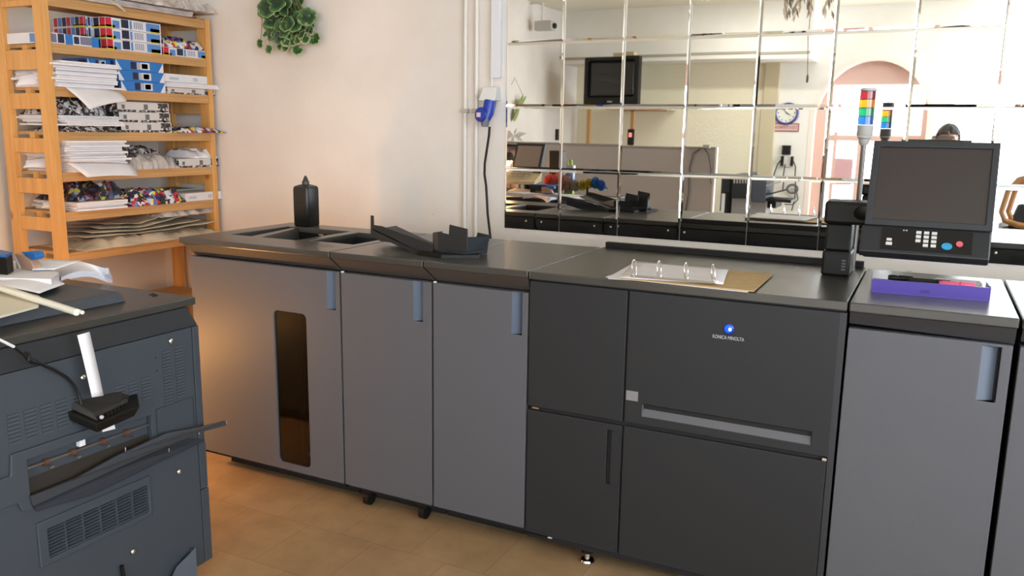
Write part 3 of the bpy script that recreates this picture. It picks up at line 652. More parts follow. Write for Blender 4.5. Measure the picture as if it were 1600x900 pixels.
sheet_mesh(lambda u, v: A*(1-u)*(1-v)+B_*u*(1-v)+Cc*u*v+D*(1-u)*v+Vector((0, 0, .004*sin(pi*v))), 8, 8, PAPER, sh); sh.build('white_sheet', bn, smooth=True, solid=.0008)
mb = MB(); e0, e1 = Vector(zq(986, 432, T+.012)), Vector(zq(1118, 443, T+.012)); dv = (e1-e0)
sd = Vector((-dv.y, dv.x, 0)).normalized()*.010
mb.hexa([e0-sd, e1-sd, e1+sd, e0+sd, e0-sd*.5+Vector((0, 0, .005)), e1-sd*.5+Vector((0, 0, .005)), e1+sd*.5+Vector((0, 0, .005)), e0+sd*.5+Vector((0, 0, .005))], mat('binder_rail', srgb(190, 184, 176), .3, .8)); mb.build('ring_rail', bn)
mb = MB(); e = Vector(zq(1118, 441, T+.017)); mb.lathe([(.008, 0), (.007, .004), (.003, .005)], e, CHROME, 14); mb.build('rivet', bn)
for (px, py, pt) in ((989, 431, 404), (1028, 433, 406), (1070, 436, 409), (1112, 439, 412)):
    b0 = Vector(zq(px, py, T+.014)); n = 26
    d_ = b0.y*_cy - b0.x*_sy
    hgt = (py-pt)/FPX*2.45*1.0
    r_ = hgt/2; pts = [b0 + Vector((.001*cos(2*pi*k/n)*6, r_*.8*sin(2*pi*k/n), r_*(1-cos(2*pi*k/n)))) + Vector((.006*(1-cos(2*pi*k/n))/2, 0, 0)) for k in range(n)]
    MB().ring(pts, .0022, CHROME, 8, close=True).build('ring', bn, smooth=True)

# purple desk tray with markers
pt = empty('pen_tray', (.02, 2.75, T), 'purple translucent pen tray on the worktop below the raised control screen of the engine', 'tray')
PUR = mat('purple_plastic', srgb(72, 52, 150), .3, coat=.4)
a = atz(1361, 457, T); b_ = atz(1546, 472, T); dv = Vector((b_.x-a.x, b_.y-a.y, 0)); ux = dv.normalized(); uy = Vector((-ux.y, ux.x, 0)); Lx = dv.length; dep = .165; hh = .041; tt = .003
def TB(mb, x0, x1, y0, y1, z0, z1, m, lean=0.0):
    f_ = lambda x, y, z: Vector((a.x, a.y, T+.0005)) + ux*x + uy*(y + (0)) + Vector((0, 0, z))
    return mb.hexa([f_(x0, y0, z0), f_(x1, y0, z0), f_(x1, y1, z0), f_(x0, y1, z0), f_(x0, y0-lean, z1), f_(x1, y0-lean, z1), f_(x1, y1-lean, z1), f_(x0, y1-lean, z1)], m)
mb = MB(); TB(mb, 0, Lx, 0, dep, 0, tt, PUR); TB(mb, 0, Lx, 0, tt, tt, hh, PUR, .002); mb.build('tray_body', pt)
mb = MB(); TB(mb, 0, tt, 0, dep, tt, hh*.92, PUR); mb.build('end_wall', pt); mb = MB(); TB(mb, Lx-tt, Lx, tt, dep*.55, tt, hh+.004, PUR); mb.build('end_wall', pt)
mb = MB(); TB(mb, 0, Lx, dep-tt, dep, tt, .018, PUR); mb.build('rear_wall', pt)
MB_ = MB(); TB(MB_, Lx*.42, Lx*.50, -.0015, .0, .010, .020, mat('purple_dark', srgb(44, 30, 120), .4)); MB_.build('embossed_mark', pt)
def marker(name, x0, x1, y, m, label, r=.009, cap=None):
    f_ = lambda x: Vector((a.x, a.y, T+.0005)) + ux*x + uy*y + Vector((0, 0, .037))
    e_ = empty(name, f_(x0), label, 'marker pen', 'markers in the purple tray')
    MB().ring([f_(x0), f_(x0+.01), f_(x1-.01), f_(x1)], [r*.8, r, r, r*.8], m, 14).build('barrel', e_, smooth=True)
    MB().ring([f_(x1), f_(x1+.035), f_(x1+.04)], [r*1.05, r*1.05, r*.7], cap or m, 14).build('cap', e_, smooth=True)
mb = MB()
for y in (.025, .05, .08): TB(mb, .01, Lx-.01, y-.006, y+.006, tt, .026, OFFW)
mb.build('pen_rest', pt)
PK = mat('pink_marker', srgb(226, 90, 130), .4)
marker('marker_pen', .10, .175, .05, BLACKM, 'black marker pen in the purple tray beside the pink one')
marker('marker_pen', .18, .235, .025, PK, 'pink marker pen in the purple tray', .011)
marker('marker_pen', .045, .075, .08, BLACK, 'short black marker pen at the left end of the purple tray')
mb = MB(); TB(mb, .18, Lx-.012, .09, .15, .0265, .036, PAPER); o_ = mb.build('note_block'); tag(o_, 'small block of white notes in the purple tray', 'notes')

# ------------------------------------------------------------------ wall pipes, duct and blue power socket
for k, (px, lb) in enumerate(((728, 'thin white conduit pipe up the wall, the one further from the blue socket'), (745, 'thin white conduit pipe up the wall, the one nearer the blue socket'))):
    p = aty(px, 150, YM); x = p.x
    e_ = empty('conduit_pipe', (x, YB-.012, .02), lb, 'pipe', 'white conduit pipes beside the mirror')
    MB().ring([(x+.004*k, YB-.013, .02), (x+.003*k, YB-.013, 1.2), (x, YB-.013, 2.2), (x, YB-.013, 2.94)], .0105, mat('pipe_paint', srgb(228, 222, 214), .4), 14).build('pipe', e_, smooth=True)
    for z in (.6, 1.575, 2.6): MB().box((x-.02, YB-.026, z-.010), (x+.02, YB-.0005, z+.010), mat('pipe_clip_grey', srgb(186, 182, 178), .4)).build('pipe_clip', e_, bevel=.003)
x0, x1 = aty(770, 60, YM).x, aty(785, 60, YM).x
dk = MB().box((x0, YB-.028, aty(778, 122, YM).z), (x1, YB-.0005, 2.94), mat('duct_white', srgb(226, 228, 234), .4)).build('cable_duct', bevel=.003)
tag(dk, 'square white cable duct running up the wall above the blue socket', 'duct')
a, b_ = aty(757, 136, YM), aty(783, 158, YM)
so = empty('power_socket', ((a.x+b_.x)/2, YB, b_.z), 'white wall box with a blue industrial power socket under it, left of the mirror', 'socket')
MB().hexa([(a.x, YB-.075, b_.z), (b_.x, YB-.075, b_.z), (b_.x, YB-.0005, b_.z), (a.x, YB-.0005, b_.z), (a.x+.012, YB-.045, a.z), (b_.x-.004, YB-.045, a.z), (b_.x-.004, YB-.0005, a.z), (a.x+.012, YB-.0005, a.z)], WHITEP).build('wall_box', so, bevel=.006)
MB().ring([( (a.x+b_.x)/2, YB-.02, a.z), ((a.x+b_.x)/2, YB-.016, aty(778, 118, YM).z)], .006, WHITEP, 10).build('cable_gland', so)
xm = (a.x+b_.x)/2-.002; zb = b_.z
MB().ring([(xm+.012, YB-.05, zb), (xm+.006, YB-.062, zb-.06), (xm-.002, YB-.075, zb-.095)], [.030, .029, .022], CEEB, 20).build('socket_housing', so, smooth=True)
lid = MB().lathe([(.034, 0), (.036, .006), (.034, .014), (.022, .017)], (xm-.012, YB-.092, zb-.068), CEEB, 26, (-.25, -1, .1)).build('hinged_lid', so, smooth=True)
MB().box((xm-.030, YB-.1135, zb-.080), (xm-.008, YB-.105, zb-.058), mat('label_pink', srgb(226, 196, 200), .5)).build('label_sticker', lid)
cb = empty('power_cable', (xm, YB-.07, zb-.1), 'black power cable hanging from the blue socket down behind the machines', 'cable')
MB().ring([(xm-.002, YB-.075, zb-.088), (xm-.002, YB-.078, zb-.125)], [.024, .017], mat('plug_grey', srgb(112, 116, 124), .45), 18).build('plug', cb, smooth=True)
pts = [aty(px, py, YM-.055) for (px, py) in ((765, 198), (764, 212), (761, 232), (757.5, 255), (757, 272), (759.5, 290), (761, 315), (762, 335), (765, 360), (767, 380))]
pts.append(Vector((pts[-1].x+.01, YM-.08, .3))); pts.append(Vector((pts[-1].x, YM-.25, .012)))
MB().ring(pts, .0062, BLACK, 10).build('cord', cb, smooth=True)

# ------------------------------------------------------------------ hanging plant on the wall
LEAF = leaf_material()
pl = empty('potted_plant', (-3.30, YB-.11, 2.2), 'trailing potted plant with variegated round leaves hanging high on the pinkish wall', 'plant')
MB().lathe([(.075, 0), (.085, .02), (.10, .13), (.108, .14), (.105, .15), (.09, .15), (.085, .12)], (-3.30, YB-.112, 2.19), mat('pot_terracotta', srgb(196, 190, 180), .6), 26).build('pot', pl, smooth=True)
MB().lathe([(.084, 0), (.02, .01)], (-3.30, YB-.112, 2.30), mat('soil', srgb(60, 44, 34), .9), 20).build('soil', pl)
MB().box((-3.34, YB-.02, 2.14), (-3.26, YB-.0005, 2.40), STEEL).box((-3.31, YB-.112, 2.175), (-3.29, YB-.0005, 2.188), STEEL).build('wall_bracket', pl)
lm = MB(); stems = MB(); rims = []
def leaf(c, nrm, r, rimm):
    nrm = Vector(nrm).normalized(); t = nrm.orthogonal().normalized(); t = Matrix.Rotation(random.uniform(0, 6.28), 3, nrm) @ t; b2 = nrm.cross(t); n = 22
    ph = random.uniform(0, 6); vs = [Vector(c)-nrm*.15*r]; rims.append(0.0 if not rimm else .28)
    for (q_, rv) in ((.45, .12), (.75, .35), (1.0, .62)):
        for k in range(n):
            a = 2*pi*k/n; s_ = 1+.055*sin(7*a+ph)*(q_ > .5)
            s_ *= 1 - .45*math.exp(-((abs(((a-pi) % (2*pi))-pi))/.28)**2)*(q_ > .5)
            vs.append(Vector(c) + (t*cos(a)+b2*sin(a))*r*q_*s_ + nrm*r*(.10*q_ + .07*sin(3*a+ph)*q_)); rims.append(rv + (.18 if rimm else 0))
    fs = [(0, 1+k, 1+(k+1) % n) for k in range(n)]
    for i in range(2): fs += [(1+i*n+k, 1+i*n+(k+1) % n, 1+(i+1)*n+(k+1) % n, 1+(i+1)*n+k) for k in range(n)]
    lm.add(vs, fs, LEAF)
big = [(418, 12, 15), (432, 4, 15), (447, 10, 14), (458, 18, 13), (423, 30, 14), (440, 25, 15), (428, 44, 13), (436, 56, 12), (449, 38, 12), (462, 34, 16), (480, 27, 14), (475, 30, 10), (452, 52, 11), (465, 48, 12), (412, 20, 9), (466, 8, 12), (425, 54, 10), (442, 44, 14), (455, 28, 14), (434, 14, 13), (420, 40, 9), (446, 60, 9), (470, 40, 10)]
small = [(487, 44, 8), (495, 61, 9), (486, 48, 7), (477, 60, 9), (466, 62, 8), (448, 64, 9), (455, 58, 8), (437, 71, 7), (447, 73, 8), (465, 79, 9), (407, 68, 7), (421, 77, 7), (441, 60, 7), (458, 66, 7), (472, 54, 8), (415, 54, 5), (423, 60, 5), (451, 55, 7), (490, 64, 7), (480, 50, 7)]
topc = Vector((-3.30, YB-.12, 2.31))
for (lst, rm) in ((big, 0), (small, 1)):
    for (px, py, pr) in lst:
        Y = YB-.045-random.uniform(0, .09 if not rm else .05); p = aty(px, py, Y)
        leaf(p, (random.uniform(-.5, .5)+.1, -1, random.uniform(-.1, .7)), pr/FPX*4.95*1.0, rm)
        mid = Vector(((p.x+topc.x)/2+random.uniform(-.03, .03), YB-.07, max(p.z+.06, 2.2)))
        stems.ring(bez(topc, Vector((topc.x+(p.x-topc.x)*.6, YB-.15, 2.38)), mid, p, 8), .0016, mat('stem_green', srgb(96, 104, 60), .6), 5)
stems.build('stem', pl)
lo = lm.build('foliage', pl, smooth=True, solid=.0012)
at = lo.data.attributes.new('rim', 'FLOAT', 'POINT'); at.data.foreach_set('value', rims)
#--PART3--
# ------------------------------------------------------------------ pine shelf rack on the left wall
def yp(px, X=-3.82, py=200): return atx(px, py, X).y
SX0, SX1, SY0, SY1 = -4.205, -3.822, 2.668, 3.70
sh = empty('shelf_rack', (-4.01, 3.18, 0), 'tall pine shelf rack with ladder-like ends, filled with paper, in the corner by the row', 'shelf')
PW = .072
for (x0, x1) in ((SX0, SX0+PW), (SX1-PW, SX1)):
    for (y0, y1) in ((SY0, SY0+.034), (SY1-.034, SY1)):
        MB().box((x0, y0, 0), (x1, y1, 2.085 if y0 > 3 else 2.10), PINE).build('post', sh, bevel=.002)
tops = [.845, 1.049, 1.244, 1.441, 1.655, 1.859]
rungs = [(.745, .812), (.95, 1.018), (1.135, 1.212), (1.336, 1.408), (1.548, 1.624), (1.735, 1.828), (2.03, 2.10)]
for (z0, z1) in rungs:
    for (y0, y1) in ((SY0+.004, SY0+.026), (SY1-.026, SY1-.004)):
        MB().box((SX0+PW+.001, y0, z0), (SX1-PW-.001, y1, z1), PINE).build('rung', sh, bevel=.002)
for z in tops + [.49, 2.075]:
    MB().box((SX0+.003, SY0+.036 if z != 2.075 else SY0-.0, z-.016), (SX1-.003, SY1-.036, z), PINEY).build('board', sh)
    MB().box((SX1-.021, SY0+.036, z-.046), (SX1-.003, SY1-.036, z-.0165), PINEY).build('batten', sh, bevel=.001)
    if z != 2.075:
        MB().box((SX0+.17, SY0+.0265, z-.046), (SX0+.21, SY0+.05, z-.004), PINE).build('block', sh)
EPS = .0006
def ream(y0, y1, z0, h, style, label, xf=-3.83, dep=.29, group=None, name='paper_ream'):
    mb = MB(); x0 = xf-dep
    base = {'colour': OFFW, 'blue': BLUE, 'mono': mat('carton_mono', srgb(206, 204, 204), .5), 'white': OFFW, 'navy': OFFW, 'bluewhite': OFFW}[style]
    mb.box((x0, y0, z0+.0005), (xf, y1, z0+h-.0005), base)
    def fp(a, b_, c, d_, m):   # patch on the front, fractions along y and z
        ya, yb = y0+(y1-y0)*a, y0+(y1-y0)*b_; za, zb = z0+h*c, z0+h*d_
        mb.add([(xf+EPS, ya, za), (xf+EPS, yb, za), (xf+EPS, yb, zb), (xf+EPS, ya, zb)], [(0, 1, 2, 3)], m)
    def ep(a, b_, c, d_, m):   # patch on the near end, fractions along depth from the front
        xa, xb = xf-dep*a, xf-dep*b_; za, zb = z0+h*c, z0+h*d_
        mb.add([(xa, y0-EPS, za), (xb, y0-EPS, za), (xb, y0-EPS, zb), (xa, y0-EPS, zb)], [(0, 1, 2, 3)], m)
    if style in ('colour', 'navy'):
        fp(.0, .10, .1, .95, RED); fp(.12, .24, .05, .75, SKYB); fp(.0, .16, 0, .3, YEL); fp(.27, .40, .15, .95, NAVY); fp(.42, .46, .1, .9, SKYB)
        for k in range(5): fp(.50+k*.035, .51+k*.035+.006, .2, .85, mat('carton_line', srgb(120, 124, 150), .5))
        fp(.72, .98, .12, .92, NAVY if style == 'navy' else SKYB); fp(.80, .97, .02, .45, YEL)
        for k, m in enumerate((RED, NAVY, SKYB, RED, NAVY, SKYB, RED)): ep(k*.14+.01, k*.14+.13, .12, .95, m)
        ep(0, .35, 0, .25, YEL)
        mb.add([(x0+.01, y0+.01, z0+h), (xf-.01, y0+.01, z0+h), (xf-.01, y1-.01, z0+h), (x0+.01, y1-.01, z0+h)], [(0, 1, 2, 3)], WRAPC)
    elif style == 'blue':
        ya, yb = y0, y1; W = yb-ya; za, zb = z0, z0+h
        mb.add([(xf+EPS, ya, za), (xf+EPS, ya+W*.12, za), (xf+EPS, ya, zb)], [(0, 1, 2)], OFFW); mb.add([(xf+EPS, yb, za), (xf+EPS, yb, zb), (xf+EPS, yb-W*.12, za)], [(0, 1, 2)], OFFW)
        fp(.30, .42, .15, .85, NAVY); fp(.43, .70, .15, .85, OFFW)
        for k in range(3): fp(.44+k*.025, .45+k*.025, .15, .85, RED)
        fp(.53, .66, .25, .75, mat('carton_line', srgb(120, 124, 150), .5))
        ep(.05, .35, .15, .85, NAVY); ep(.4, .6, .2, .8, SKYB)
    elif style == 'bluewhite':
        fp(.0, .2, .1, .9, mat('carton_line', srgb(120, 124, 150), .5)); fp(.22, .34, .1, .95, NAVY); fp(.36, .50, 0, 1, BLUE); fp(.52, .62, .15, .85, NAVY); fp(.64, .86, .15, .9, mat('carton_line', srgb(120, 124, 150))); fp(.86, 1, 0, 1, BLUE)
        ep(.1, .4, .1, .9, SKYB)
    elif style == 'mono':
        fp(.08, .14, .3, .7, mat('ink_grey', srgb(110, 108, 108), .6)); fp(.5, .58, .25, .8, mat('ink_grey', srgb(110, 108, 108)))
        fp(.0, 1, .0, .22, WRAPB); ep(0, 1, 0, 1, WRAPB); fp(.78, .98, .1, .95, WRAPB)
    elif style == 'white':
        fp(.1, .3, .3, .6, mat('ink_pale', srgb(190, 190, 200), .6)); fp(.62, .72, .25, .7, mat('ink_pale', srgb(190, 190, 200)))
    o = mb.build(name); return tag(o, label, 'ream of paper', group)
def stack(y0, y1, z0, h, label, xf=-3.81, dep=.32, n=10, jit=.02, m=PAPER, name='paper_stack', curl=0, group=None, step=0.0):
    mb = MB(); hh = h/n
    for k in range(n):
        a, b_ = random.uniform(-jit, jit), random.uniform(-jit, jit); c = random.uniform(-.025, .02); rz = random.uniform(-.05, .05)
        mb.box((xf-dep+c, y0+a, z0+k*hh+.0005), (xf+c, y1+b_-step*k, z0+(k+1)*hh-.0006), m, rot=Matrix.Rotation(rz, 3, 'Z'))
    return tag(mb.build(name, solid=0), label, 'stack of paper', group)
from mathutils import noise as NZ
def crumple(x0, x1, y0, y1, z0, h, m, label, cat, name, amp=.02, nx=26, ny=54, edge=.3, seed=0, droop=0.0, kind=None):
    def fn(u, v):
        y = y0+(y1-y0)*v; x = x0+(x1-x0)*u; p = Vector((x*13+seed*3.1, y*13, seed*1.7))
        r = 1-abs(NZ.noise(p))*2.2; r2 = 1-abs(NZ.noise(p*2.6))*2.0; lay = NZ.noise(Vector((y*5+seed, x*4, seed)))
        e_ = min(1, min(u, (1-u)*2.4)/edge+.25)*min(1, min(v, 1-v)/(edge*.5)+.2)
        H = h*e_*(.8+.35*lay) + amp*(r*.55+r2*.28-.35)*e_
        wob = amp*.7*NZ.noise(Vector((v*9+seed, seed*2, 0)))*(u > .55); wy = amp*.6*NZ.noise(Vector((u*8, seed, 4)))
        return Vector((x+wob, y+wy, max(z0+.001, z0+H)))
    mb = MB(); sheet_mesh(fn, nx, ny, m, mb)
    o = len(mb.v); vs = [(fn(i/nx, j/ny).x, fn(i/nx, j/ny).y, z0+.0005) for j in range(ny+1) for i in range(nx+1)]
    mb.add(vs, [((j+1)*(nx+1)+i, (j+1)*(nx+1)+i+1, j*(nx+1)+i+1, j*(nx+1)+i) for j in range(ny) for i in range(nx)], m)
    rimv = [(i, 0) for i in range(nx+1)]+[(nx, j) for j in range(1, ny+1)]+[(i, ny) for i in range(nx-1, -1, -1)]+[(0, j) for j in range(ny-1, 0, -1)]
    idx = [j*(nx+1)+i for (i, j) in rimv]; k0 = mb._m(m)
    for a, b_ in zip(idx, idx[1:]+idx[:1]): mb.f.append([a, b_, b_+o, a+o]); mb.mi.append(k0)
    ob = mb.build(name, smooth=True); return tag(ob, label, cat, kind=kind)
# top: grey crumpled wrappings
crumple(-4.15, -3.77, 2.98, 3.40, 2.108, .06, GREYWRAP, 'grey crumpled wrapping paper bundle on top of the pine rack', 'wrapping paper', 'wrapping_bundle', .05, seed=3)
crumple(-4.12, -3.75, 3.42, 3.70, 2.108, .045, GREYWRAP, 'rumpled silvery wrapping bundle at the far end of the rack top', 'wrapping paper', 'wrapping_bundle', .05, seed=8)
stack(2.72, 3.55, 2.076, .03, 'flat pile of pale sheets under the wrappings on top of the pine rack', n=3, jit=.01, m=GREYWRAP, xf=-3.80)
# a tongue of paper hanging over the top board
def hang(px4, Xa, Xb, m, label, name='hanging_sheet', sag=.01):
    A, B_, Cc, D = px4
    def fn(u, v):
        p = A*(1-u)*(1-v)+B_*u*(1-v)+Cc*u*v+D*(1-u)*v; return p + Vector((sag*sin(pi*v), 0, sag*sin(pi*u)*.5))
    mb = sheet_mesh(fn, 8, 8, m); return tag(mb.build(name, smooth=True, solid=.0012), label, 'sheet of paper')
def hx(px, py, X): p = atx(px, py, X); return Vector((p.x, p.y, p.z))
hang((hx(168, 1, -3.80), hx(178, 0, -3.80), hx(200, 23, -3.785), hx(196, 20, -3.785)), 0, 0, CREAM, 'small cream paper tongue hanging over the top board of the pine rack')
# shelf 1 (highest)
z = 1.859
ream(yp(86), yp(167), z, .05, 'bluewhite', 'blue and white ream lying alone at the near end of the highest filled shelf', xf=-3.835)
for k in range(3): ream(yp(180)-.004*k, yp(263)-.003*k, z+k*.053, .0525, 'colour', ('bottom', 'middle', 'top')[k]+' one of the three colourful reams piled on the highest filled shelf', xf=-3.835+.004*k, dep=.33, group='colourful reams in the middle of the highest filled shelf')
for k in range(2): ream(yp(166), yp(166)+.085, z+.055+k*.053, .052, 'colour', ('colourful ream end behind the blue and white ream, the lower one of two', 'colourful ream end behind the blue and white ream, the upper one of two')[k], xf=-3.93, dep=.24)
ream(yp(266), yp(337), z, .045, 'colour', 'thin colourful ream at the far end of the highest filled shelf', xf=-3.835)
crumple(-4.15, -3.835, yp(265)+.01, yp(334), z+.0455, .055, WRAPC, 'colourful printed wrapper heap on the thin ream at the far end', 'wrapping paper', 'wrapper_heap', .03, seed=11)
# shelf 2
z = 1.655
stack(yp(92), yp(190), z, .125, 'tall uneven pile of white paper at the near end of the second shelf', n=11, jit=.02, step=.002)
for k in range(3): ream(yp(196)+(-.012*k), yp(264)-(.003*k), z+k*.053, .0525, 'blue', ('bottom', 'middle', 'top')[k]+' one of the three bright blue reams piled on the second shelf', dep=.30, group='bright blue reams on the second shelf')
ream(yp(155), yp(194), z+.106, .048, 'blue', 'blue ream end lying on the tall white pile of the second shelf', xf=-3.87, dep=.2)
ream(yp(267), yp(340), z, .034, 'mono', 'thin patterned black and white ream at the far end of the second shelf', xf=-3.83)
stack(yp(266), yp(342), z+.035, .025, 'thin white pile on the patterned ream at the far end of the second shelf', n=3, jit=.008, xf=-3.80)
ream(yp(263)+.004, yp(333), z+.062, .045, 'white', 'plain white ream topmost at the far end of the second shelf')
A, B_, Cc, D = hx(100, 135, -3.81), hx(185, 143, -3.80), hx(198, 158, -3.735), hx(140, 171, -3.715)
hang((A, B_, Cc, D), 0, 0, PAPER, 'large white sheet hanging over the edge of the second shelf', sag=.012)
hang((hx(30, 118, -4.0), hx(80, 112, -3.95), hx(82, 134, -3.93), hx(24, 134, -3.98)), 0, 0, PAPER, 'white sheet poking out through the ladder end at the second shelf')
# shelf 3
z = 1.441
for k in range(3): ream(yp(190)+.008*(2-k)-.01, yp(270)-.006*k, z+k*.053, .0525, 'mono', ('bottom', 'middle', 'top')[k]+' one of the three black and white patterned reams on the third shelf', dep=.31, group='patterned reams on the third shelf')
stack(yp(97), yp(188), z+.03, .05, 'loose white and grey papers at the near end of the third shelf', n=6, jit=.02)
crumple(-4.15, -3.81, yp(97), yp(190), z, .032, WRAPB, 'flattened patterned wrapper under the loose papers of the third shelf', 'wrapping paper', 'wrapper_heap', .012, seed=15)
crumple(-4.15, -3.90, yp(100), yp(188), z+.082, .09, WRAPB, 'dark patterned wrapper heap behind the hanging sheet on the third shelf', 'wrapping paper', 'wrapper_heap', .03, seed=16)
crumple(-4.10, -3.78, yp(271), yp(352)-.02, z, .03, WRAPC, 'colourful flattened wrapper at the far end of the third shelf', 'wrapping paper', 'wrapper_heap', .02, seed=5, ny=24)
# shelf 4
z = 1.244
stack(yp(103), yp(196), z, .155, 'tallest white paper pile, at the near end of the fourth shelf', n=14, jit=.018, step=.001, dep=.34)
A, B_, Cc, D = hx(103, 254, -3.81), hx(205, 256, -3.80), hx(216, 275, -3.745), hx(136, 277, -3.735)
hang((A, B_, Cc, D), 0, 0, PAPER, 'white sheet drooping over the edge of the fourth shelf below the tallest pile', sag=.01)
hang((hx(40, 250, -4.05), hx(84, 246, -3.98), hx(86, 264, -3.95), hx(36, 262, -4.02)), 0, 0, PAPER, 'white sheet poking out through the ladder end at the fourth shelf')
crumple(-4.14, -3.81, yp(197)+.004, yp(276), z, .085, GREYWRAP, 'grey crushed wrapper with dark folds beside the tallest pile', 'wrapping paper', 'wrapper_heap', .05, seed=21)
crumple(-4.12, -3.93, yp(200)+.01, yp(270), z+.07, .05, WRAPB, 'dark patterned wrapper lying behind the grey crushed one', 'wrapping paper', 'wrapper_heap', .03, seed=22)
ream(yp(276)+.006, yp(341), z, .05, 'mono', 'opened patterned ream at the far end of the fourth shelf', xf=-3.825)
crumple(-4.08, -3.83, yp(300), yp(340), z+.0505, .05, PAPER, 'torn white wrapper sticking up from the opened patterned ream', 'wrapping paper', 'torn_wrapper', .05, nx=8, ny=10, seed=30)
# shelf 5
z = 1.049
stack(yp(108), yp(186), z, .045, 'low white paper pile at the near end of the fifth shelf', n=4, jit=.008, dep=.34)
crumple(-4.15, -3.84, yp(112), yp(190), z+.046, .09, WRAPD, 'dark colourful wrapper heap on the low white pile of the fifth shelf', 'wrapping paper', 'wrapper_heap', .05, seed=31)
crumple(-4.15, -3.81, yp(188)+.004, yp(284), z, .075, WRAPC, 'colourful crumpled wrapper heap in the middle of the fifth shelf', 'wrapping paper', 'wrapper_heap', .05, seed=33)
ream(yp(284)+.006, yp(343), z, .048, 'white', 'white ream with faint print at the far end of the fifth shelf')
stack(yp(278), yp(325), z+.049, .016, 'thin greenish sheets at the back of the fifth shelf', xf=-3.95, dep=.2, n=2, jit=.006, m=mat('sheet_green', srgb(150, 160, 146), .7))
hang((hx(66, 316, -4.0), hx(84, 315, -3.95), hx(86, 327, -3.93), hx(64, 325, -3.98)), 0, 0, PAPER, 'white sheet poking out through the ladder end at the fifth shelf')
# shelf 6
z = .845
crumple(-4.17, -3.80, yp(116), yp(346)-.03, z, .05, CREAM, 'lowest cream wrapping paper layer on the sixth shelf', 'wrapping paper', 'wrapping_layer', .03, seed=41, ny=44)
for k in range(4):
    ya, yb = yp(118+k*16), yp(330-k*22); zz = z+.064+k*.016
    def wf(u, v, ya=ya, yb=yb, zz=zz, k=k): return Vector((-4.12+(.315-.02*k)*u, ya+(yb-ya)*v, zz+.006*sin(v*5+2)+.008*NZ.noise(Vector((u*3, v*5, .3*k)))+.055*max(0, v-.55)*(1 if k > 1 else .4)))
    tag(sheet_mesh(wf, 8, 30, CREAM).build('wrapping_sheet', smooth=True, solid=.0015), ('bottom', 'second', 'third', 'topmost')[k]+' of four wavy cream sheets spread over the sixth shelf', 'wrapping paper', 'wavy cream sheets on the sixth shelf')
crumple(-4.10, -3.84, yp(250), yp(338), z+.125, .05, GREYWRAP, 'pale crumpled paper on the wrapping at the far end of the sixth shelf', 'wrapping paper', 'wrapping_layer', .04, seed=45)

# ------------------------------------------------------------------ slate machine at the left (its end wall faces the viewer)
LX, LY1, LY0, LT = -2.06, 1.885, .93, .94
lm_ = empty('slate_printer', (-2.62, 1.4, 0), 'slate blue printing machine with vents and an output tray, at the left photo edge', 'printer')
LXW = -3.02
FX = LX
MB().box((LXW, LY0, .04), (FX-.02, LY1-.035, .855), SLATE).build('cabinet', lm_)
MB().box((LXW, LY0, LT-.026), (-2.083, 1.900, LT), TOP).build('worktop', lm_, bevel=.004)
mb = MB(); mb.hexa([(LXW, LY0, .853), (FX+.001, LY0, .853), (FX+.001, LY1-.004, .853), (LXW, LY1-.004, .853), (LXW, LY0, LT-.027), (-2.088, LY0, LT-.027), (-2.088, LY1-.02, LT-.027), (LXW, LY1-.02, LT-.027)], SLATED); mb.build('collar', lm_, bevel=.003)
# end panel with the tray opening
oy0, oy1, oz0, oz1 = 1.283, 1.682, .495, .612
def rx(y0, y1, z0, z1, x): return [(x, y0, z0), (x, y1, z0), (x, y1, z1), (x, y0, z1)]
gy0, gy1, gz0, gz1 = 1.322, 1.650, .312, .398
ep = MB().plate([rx(LY0, 1.855, .04, .851, FX), rx(oy0, oy1, oz0, oz1, FX), rx(gy0, gy1, gz0, gz1, FX)], (-.018, 0, 0), SLATE).build('end_panel', lm_, bevel=.0015)
cp = MB(); cp.box((FX-.03, 1.859, .30), (FX-.001, LY1, .851), SLATE); cp.box((FX-.03, 1.859, .04), (FX-.001, LY1+.006, .296), SLATE)
cp.hexa([(FX-.03, LY1, .30), (FX-.001, LY1, .30), (FX-.001, LY1+.004, .30), (FX-.03, LY1+.004, .30), (FX-.03, LY1, .46), (FX-.001, LY1, .46), (FX-.001, LY1+.004, .45), (FX-.03, LY1+.004, .45)], SLATE)
cp.build('corner_post', lm_, bevel=.003)
# louvre slots
VS = mat('slot_shadow', srgb(34, 40, 48), .7); VL = mat('slot_lip', srgb(96, 108, 124), .5)
def louvres(y0, y1, z0, z1, n, slope=0.0):
    mb = MB(); dz = (z1-z0)/n
    for k in range(n):
        zc = z0+dz*(k+.5)
        mb.hexa([(FX+.0002, y0, zc-.0035), (FX+.003, y0, zc-.0035), (FX+.003, y1, zc-.0035), (FX+.0002, y1, zc-.0035), (FX+.0002, y0, zc+.0015), (FX+.0005, y0, zc+.0015), (FX+.0005, y1, zc+.0015), (FX+.0002, y1, zc+.0015)], SLATE)
        mb.box((FX+.0001, y0, zc+.0018), (FX+.0008, y1, zc+.0034), VS)
    return mb.build('louvre_vent', ep)
louvres(1.735, 1.766, .625, .800, 17); louvres(1.783, 1.816, .635, .805, 17)
for k in range(3): louvres(1.565+k*.045, 1.595+k*.045, .665, .735, 7)
for k in range(5): louvres(1.245+k*.045, 1.278+k*.045, .660, .745, 8)
for k in range(3): louvres(1.02+k*.045, 1.053+k*.045, .66, .745, 8)
